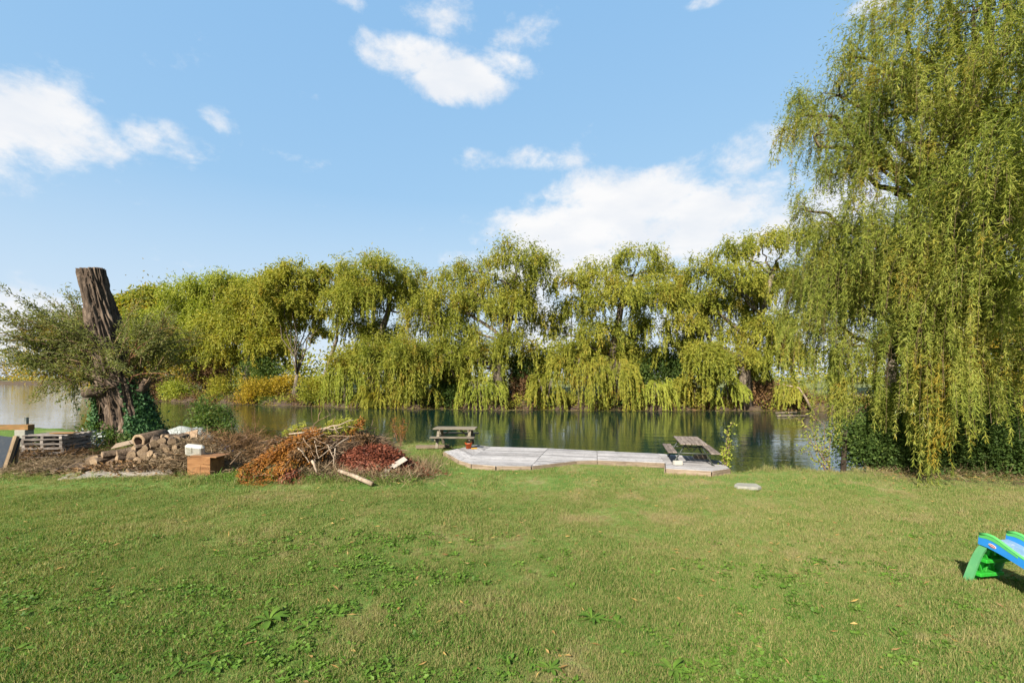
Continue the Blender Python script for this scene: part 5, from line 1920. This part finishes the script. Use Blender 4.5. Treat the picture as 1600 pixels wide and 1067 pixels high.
# reddish weed with seed heads by the lake, behind the pile
rg = np.random.default_rng(46)
for k, (px, lab) in enumerate(((625, 'rusty dry weed stalk at the lake edge left of the wooden picnic table'), (398, 'thin brown dead weed at the lake edge behind the brush pile'))):
    b = Vector(((px - 800) / F * 17.4, 17.4, -.05))
    root = empty('dead_weed', b, 0, lab, 'weed')
    st = MB()
    Vs = []
    for q in range(9):
        e = Vector((rg.uniform(-.45, .45), rg.uniform(-.2, .2), rg.uniform(.7, 1.45)))
        st.tube(bezier_pts(Vector((0, 0, 0)), e, .02, 5, rg, .03), [.010, .008, .007, .005, .003], 4)
        m = 45
        t = rg.uniform(.35, 1, m)[:, None]
        Vs.append(leaf_quads(np.array(e) * t + rg.normal(size=(m, 3)) * .05, rg.normal(size=(m, 3)), rg.uniform(.04, .09, m), .02, rg))
    st.build('stem', M['red_twig'], root)
    link('seed_heads', quads_mesh('seed_heads', np.concatenate(Vs), M['rust_leaf' if k == 0 else 'brown_leaf']), root)

# ------------------------------------------------------------------ the deck
ZD = .12


def clip_half(P, n, c):
    """keep the part of polygon P where n.p <= c"""
    out = []
    for i in range(len(P)):
        a, b = P[i], P[(i + 1) % len(P)]
        da, db = n[0] * a[0] + n[1] * a[1] - c, n[0] * b[0] + n[1] * b[1] - c
        if da <= 0:
            out.append(a)
        if da * db < 0:
            t = da / (da - db)
            out.append((a[0] + (b[0] - a[0]) * t, a[1] + (b[1] - a[1]) * t))
    return out


deck = empty('deck', (1.9, 14.2, 0), 0, 'low weathered grey plank deck along the lake edge', 'deck')
A_, B_, C_, D_, E_, F_, G_ = (-1.28, 16.75), (-2.25, 15.26), (-1.55, 13.65), (-1.14, 13.08), (-.44, 12.80), (.535, 12.78), (1.88, 13.57)
Rr, Qq, Pp, F2 = (-1.34, 14.0), (-.75, 16.3), (1.26, 15.95), (.545, 12.95)
W0, W1 = (2.53, 13.68), (2.84, 15.4)
Hh, Nn, Ii, Jj, Kk, Ll, Mm = (4.41, 13.24), (4.70, 14.85), (4.15, 12.45), (5.24, 12.1), (5.88, 12.45), (6.12, 13.56), (5.5, 14.45)
SEC = [([B_, C_, Rr, Qq, A_], (.40, -.92)), ([C_, D_, E_, F_, Pp, Qq, Rr], (2.0, -.3)), ([F_, G_, W0, W1, Pp], (1.58, -.5)), ([W0, Hh, Nn, W1], (1.9, -.5)), ([Hh, Ii, Jj, Kk, Ll, Mm, Nn], (1.0, -.27))]
rng = np.random.default_rng(55)
for si, (poly, dr) in enumerate(SEC):
    dx = Vector((dr[0], dr[1])).normalized()
    nx = Vector((-dx.y, dx.x))
    cen = Vector((sum(p[0] for p in poly) / len(poly), sum(p[1] for p in poly) / len(poly)))
    # shrink a little so that neighbouring sections keep a seam
    pl = [(cen.x + (p[0] - cen.x) * .992, cen.y + (p[1] - cen.y) * .992) for p in poly]
    loc = [((Vector(p) - cen).dot(dx), (Vector(p) - cen).dot(nx)) for p in pl]
    ang = math.atan2(dx.y, dx.x)
    lo, hi = min(p[1] for p in loc), max(p[1] for p in loc)
    pw = .142
    k = 0
    yy = lo
    while yy < hi:
        q = clip_half(clip_half(loc, (0, -1), -(yy + .007)), (0, 1), yy + pw - .007)
        yy += pw
        if len(q) < 3:
            continue
        area = abs(sum(q[i][0] * q[(i + 1) % len(q)][1] - q[(i + 1) % len(q)][0] * q[i][1] for i in range(len(q)))) / 2
        if area < .004:
            continue
        dz = rng.uniform(-.005, .004)
        tl = rng.uniform(-.003, .003)
        m = len(q)
        vsd = [(a, b, -.035) for a, b in q] + [(a, b, tl * (b - yy) * 8) for a, b in q]
        fsd = [tuple(range(m - 1, -1, -1)), tuple(range(m, 2 * m))] + [(i, (i + 1) % m, m + (i + 1) % m, m + i) for i in range(m)]
        o = MB().add(vsd, fsd).build('plank', M['deck'], deck)
        o.location = (cen.x - 1.9, cen.y - 14.2, ZD + dz)
        o.rotation_euler = (0, 0, ang)
# fascia boards and joists
edge = [B_, C_, D_, E_, F_, G_, W0, Hh, Ii, Jj, Kk]
for i in range(len(edge) - 1):
    a, b = Vector((*edge[i], ZD - .075)), Vector((*edge[i + 1], ZD - .075))
    d = (b - a).normalized()
    out = Vector((d.y, -d.x, 0)) * .022
    a2, b2 = a + out + d * .012, b + out - d * .012
    x = (b2 - a2)
    L = x.length
    x.normalize()
    o = MB().box((0, 0, 0), (L, .03, .14), None, 0, .004).build('edge_board', M['deck_edge'], deck)
    y = Vector((0, 0, 1)).cross(x)
    o.matrix_local = Matrix.Translation((a2 + b2) / 2 - Vector((1.9, 14.2, 0))) @ Matrix((x, y, Vector((0, 0, 1)))).transposed().to_4x4()
for (a, b) in ((A_, Qq), (Qq, Pp), (Pp, W1), (W1, Nn), (Nn, Mm), (Mm, Ll)):
    a, b = Vector((a[0] - 1.9, a[1] - 14.32, ZD - .11)), Vector((b[0] - 1.9, b[1] - 14.32, ZD - .11))
    MB().bar(a, b, .05, .14).build('joist', M['deck_edge'], deck)
for (x, y) in ((-.9, 16.2), (1.2, 15.75), (2.8, 15.15), (4.6, 14.6), (5.9, 13.5)):
    MB().tube([(x - 1.9, y - 14.2, -1.5), (x - 1.9, y - 14.2, ZD - .045)], .06, 8).build('post', M['deck_edge'], deck, True)
board('plank', gnd(650, 701) + Vector((0, 0, .07)), gnd(702, 700) + Vector((0, 0, .07)), .22, .09, 'deck_edge', 'loose pale plank in the mud under the wooden picnic table', 'plank')

# ------------------------------------------------------------------ picnic tables
def table_wood():
    root = empty('picnic_table', (-2.02, 16.45, .118), R(-3), 'weathered wooden A-frame picnic table at the left end of the deck', 'table')
    Lt, Wt, H = 1.5, .72, .66
    for k in range(5):
        y = -Wt / 2 + .07 + k * (Wt - .14) / 4
        MB().box((random.uniform(-.01, .01), y, H - .018), (Lt, .135, .036), None, 0, .005).build('slat', M['table_wood'], root)
    for s in (-1, 1):
        for k in range(2):
            MB().box((0, s * (.56 + k * .13), .385), (Lt * 1.02, .12, .036), None, 0, .005).build('bench_slat', M['table_wood'], root)
    for s in (-1, 1):
        x = s * (Lt / 2 - .2)
        for t in (-1, 1):
            MB().bar((x, t * .22, H - .045), (x, t * .60, .0), .045, .095, (1, 0, 0), 0, .004).build('leg', M['table_wood'], root)
        MB().box((x + s * .046, 0, .32), (.042, 1.38, .09), None, 0, .004).build('crossbeam', M['table_wood'], root)
        MB().box((x - s * .046, 0, H - .082), (.042, .66, .085), None, 0, .004).build('top_cleat', M['table_wood'], root)
        MB().bar((x - s * .08, 0, .34), (x - s * .42, 0, H - .05), .04, .08, (0, 1, 0), 0, .004).build('brace', M['table_wood'], root)


table_wood()
# orange pail
pl = empty('pail', (*at(732, 690, 15.85).xy, ZD + .004), 0, 'small orange plastic pail on the deck beside the wooden picnic table', 'pail')
mb = MB()
NS = 20
rg_ = [(.085, 0), (.118, .17), (.128, .17), (.128, .185), (.112, .185), (.082, .012)]
for r, z in rg_:
    for s in range(NS):
        a = 6.283 * s / NS
        mb.v.append((r * math.cos(a), r * math.sin(a), z))
for i in range(len(rg_) - 1):
    for s in range(NS):
        s2 = (s + 1) % NS
        mb.f.append((i * NS + s, i * NS + s2, (i + 1) * NS + s2, (i + 1) * NS + s))
        mb.mi.append(0)
mb.f += [tuple(range(NS - 1, -1, -1)), tuple(5 * NS + s for s in range(NS))]
mb.mi += [0, 0]
mb.build('body', M['orange'], pl, True)
MB().tube([(-.125, 0, .17), (-.11, 0, .24), (-.05, 0, .29), (.05, 0, .29), (.11, 0, .24), (.125, 0, .17)], .006, 5).build('handle', M['orange'], pl, True)
tag(MB().box((0, 0, .012), (.20, .10, .024), Matrix.Rotation(R(20), 3, 'Z'), 0, .006).build('toy_spade', M['yellow'], None, False, (*at(741, 692, 15.8).xy, ZD + .006)), 'small yellow toy piece on the deck right of the orange pail', 'toy')


def table_metal():
    ax = Vector((.38, 1.67, 0)).normalized()
    ang = math.atan2(ax.y, ax.x)
    root = empty('picnic_table', (5.20, 13.50, ZD + .004), ang, 'picnic table with brown slatted top and thin dark metal legs on the deck', 'table')
    Lt, Wt, H = 1.67, .70, .62
    for k in range(5):
        y = -Wt / 2 + .065 + k * (Wt - .13) / 4
        MB().box((random.uniform(-.012, .012), y, H - .016), (Lt, .125, .030), None, 0, .004).build('slat', M['table_slat'], root)
    for s in (-1, 1):
        for k in range(2):
            MB().box((random.uniform(-.01, .01), s * (.50 + k * .125), .36), (Lt * .98, .115, .030), None, 0, .004).build('bench_slat', M['table_slat'], root)
    for s in (-1, 1):
        x = s * (Lt / 2 - .22)
        for t in (-1, 1):
            MB().tube([(x, t * .20, H - .034), (x, t * .24, H - .12), (x, t * .52, .02), (x, t * .56, .012)], .019, 8).build('leg', M['metal'], root, True)
            MB().tube([(x - s * .02, t * .20, H - .05), (x - s * .30, t * .05, .345)], .012, 6).build('brace', M['metal'], root, True)
        MB().tube([(x + s * .022, -.66, .325), (x + s * .022, .66, .325)], .018, 8).build('crossbeam', M['metal'], root, True)
        MB().box((x, 0, H - .040), (.04, .62, .014)).build('top_cleat', M['metal'], root)


table_metal()
c = gnd(1059, 726, ZD)
tag(MB().box((0, 0, .055), (.24, .14, .11), Matrix.Rotation(R(6), 3, 'Z'), 0, .012).build('white_block', M['white_plastic'], None, False, (c.x, c.y, ZD + .006)), 'small white block on the deck at the near leg of the metal-legged table', 'block')
c = gnd(1094, 716, ZD)
tag(MB().box((0, 0, .05), (.36, .16, .10), Matrix.Rotation(R(-4), 3, 'Z'), 0, .012).build('timber_block', M['deck_edge'], None, False, (c.x, c.y, ZD + .006)), 'tan timber block on the deck under the metal-legged table', 'block')

# stone slab in the lawn
c = gnd(1168, 762)
mb = MB()
NS = 14
rgp = [(1 + rng.uniform(-.1, .1)) for _ in range(NS)]
for z, k in ((0, 1.02), (.045, 1.0), (.060, .95)):
    for s in range(NS):
        a = 6.283 * s / NS
        ex = .29 * rgp[s] * k * (abs(math.cos(a)) ** .6) * math.copysign(1, math.cos(a))
        ey = .20 * rgp[s] * k * (abs(math.sin(a)) ** .6) * math.copysign(1, math.sin(a))
        mb.v.append((ex, ey, z + .004 * rng.normal()))
for i in range(2):
    for s in range(NS):
        s2 = (s + 1) % NS
        mb.f.append((i * NS + s, i * NS + s2, (i + 1) * NS + s2, (i + 1) * NS + s))
        mb.mi.append(0)
mb.f.append(tuple(2 * NS + s for s in range(NS)))
mb.mi.append(0)
tag(mb.build('stone_slab', M['concrete'], None, False, (c.x, c.y, lz(c.x, c.y) + .012)), 'flat pale stone slab set in the lawn right of the deck', 'slab')

# ------------------------------------------------------------------ the toddler slide
def prism(mb, prof, y0, y1, mi=0):
    """extrude an x-z outline along y"""
    m = len(prof)
    vsd = [(x, y0, z) for x, z in prof] + [(x, y1, z) for x, z in prof]
    fsd = [tuple(range(m)), tuple(range(2 * m - 1, m - 1, -1))] + [(i, m + i, m + (i + 1) % m, (i + 1) % m) for i in range(m)]
    return mb.add(vsd, fsd, mi)


def strip(mb, top, bot, y0, y1, mi=0):
    """a wall between two x-z curves, from y0 to y1 thick"""
    n = len(top)
    for i in range(n - 1):
        prism(mb, [bot[i], bot[i + 1], top[i + 1], top[i]], y0, y1, mi)
    return mb


def slide():
    g = gnd(1516, 911)
    ang = math.atan2(-.98, .16)
    root = empty('toddler_slide', (g.x - .075, g.y - .155, .005), ang, 'small green and blue plastic toddler slide on the lawn at the right edge', 'slide')
    root.scale = (1, 1, 1.12)
    W = .42
    # curved side panels of the ladder
    outer = [(-.17 + .24 * t, .52 * math.sin(t * 1.45) / math.sin(1.45)) for t in np.linspace(0, 1, 9)]
    inner = [(x + .090 - .015 * k / 8, z - .012) for k, (x, z) in enumerate(outer)]
    inner[0] = (inner[0][0], 0.0)
    for y0, y1 in ((0, .03), (W - .03, W)):
        strip(MB(), [(x, z) for x, z in outer], [(x, max(z, 0)) for x, z in inner], y0, y1).build('side_panel', M['slide_pale'], root)
    # back shell of the steps with treads and ribs
    sh = MB()
    for k in range(8):
        t0, t1 = k / 8, (k + 1) / 8
        a, b = outer[k], outer[k + 1]
        sh.add([(a[0] + .02, .031, a[1]), (b[0] + .02, .031, b[1]), (b[0] + .02, W - .031, b[1]), (a[0] + .02, W - .031, a[1])], [(0, 1, 2, 3)])
    sh.build('step_shell', M['slide_green'], root)
    for z in (.15, .32, .465):
        x = float(np.interp(z, [q[1] for q in outer], [q[0] for q in outer]))
        MB().box((x + .085, W / 2, z), (.115, W - .064, .035), None, 0, .006).build('tread', M['slide_green'], root)
    for z in (.07, .225, .375):
        x = float(np.interp(z, [q[1] for q in outer], [q[0] for q in outer]))
        for yy, tl in ((.10, 22), (.20, -22), (.29, 22)):
            MB().box((x + .055, yy, z), (.035, .016, .125), Matrix.Rotation(R(tl), 3, 'X'), 0, .003).build('rib', M['slide_green'], root)
    # chute: bed and two rails with green rims
    tx = np.linspace(0, 1, 20)
    bx = .05 + 1.15 * tx
    bz = .535 - .44 * (tx ** 1.35) + .04 * np.clip(tx - .85, 0, 1) * 6
    bed = list(zip(bx, bz))
    mb = MB()
    for i in range(19):
        prism(mb, [(bx[i], bz[i] - .02), (bx[i + 1], bz[i + 1] - .02), (bx[i + 1], bz[i + 1]), (bx[i], bz[i])], .026, W - .026)
    mb.build('chute', M['slide_bed'], root)
    hh = np.interp(bx, [.05, .13, .20, .28, .40, .60, 1.3], [.060, .092, .088, .068, .048, .040, .035])
    top = [(x - (.02 if i == 0 else 0), z + h) for i, (x, z, h) in enumerate(zip(bx, bz, hh))]
    bot = [(x - (.03 if i == 0 else 0), z - .038) for i, (x, z) in enumerate(zip(bx, bz))]
    for y0, y1 in ((-.012, .022), (W - .022, W + .012)):
        strip(MB(), top, bot, y0, y1).build('rail', M['slide_blue'], root)
        ym = (y0 + y1) / 2
        MB().tube([(x, ym, z + .010) for x, z in top], .017, 8).build('rim', M['slide_lime'], root, True)
        lower = [(x, z + h * .62) for x, z, h in list(zip(bx, bz, hh))[:7]]
        strip(MB(), [p for p in top[:7]], [(a * .5 + b * .5, c) for (a, _), (b, c) in zip(top[:7], lower)], y0 - .003, y1 + .003).build('rim_band', M['slide_lime'], root)
    # oval badge on the near rail
    cx, cz = .17, .520
    bd = MB()
    for (rx, rz, dy, mi) in ((.040, .0185, .0, 0), (.033, .013, -.003, 1)):
        n = 20
        b0 = len(bd.v)
        for s in range(n):
            a = 6.283 * s / n
            u, v = rx * math.cos(a), rz * math.sin(a)
            bd.v.append((cx + u * .95 + v * .26, -.017 + dy, cz + v * .95 - u * .30))
        for s in range(n):
            a = 6.283 * s / n
            u, v = rx * math.cos(a), rz * math.sin(a)
            bd.v.append((cx + u * .95 + v * .26, -.0125 + dy, cz + v * .95 - u * .30))
        bd.f.append(tuple(b0 + s for s in range(n)))
        bd.mi.append(mi)
        for s in range(n):
            bd.f.append((b0 + s, b0 + n + s, b0 + n + (s + 1) % n, b0 + (s + 1) % n))
            bd.mi.append(mi)
    for k in range(6):                          # the pale squiggle of its lettering
        u = -.023 + k * .009
        bd.box((cx + u * .95, -.0215, cz - u * .30 + (.002 if k % 2 else -.001)), (.005, .002, .010), None, 0)
    bd.build('badge', [M['badge_white'], M['badge_red']], root)


slide()
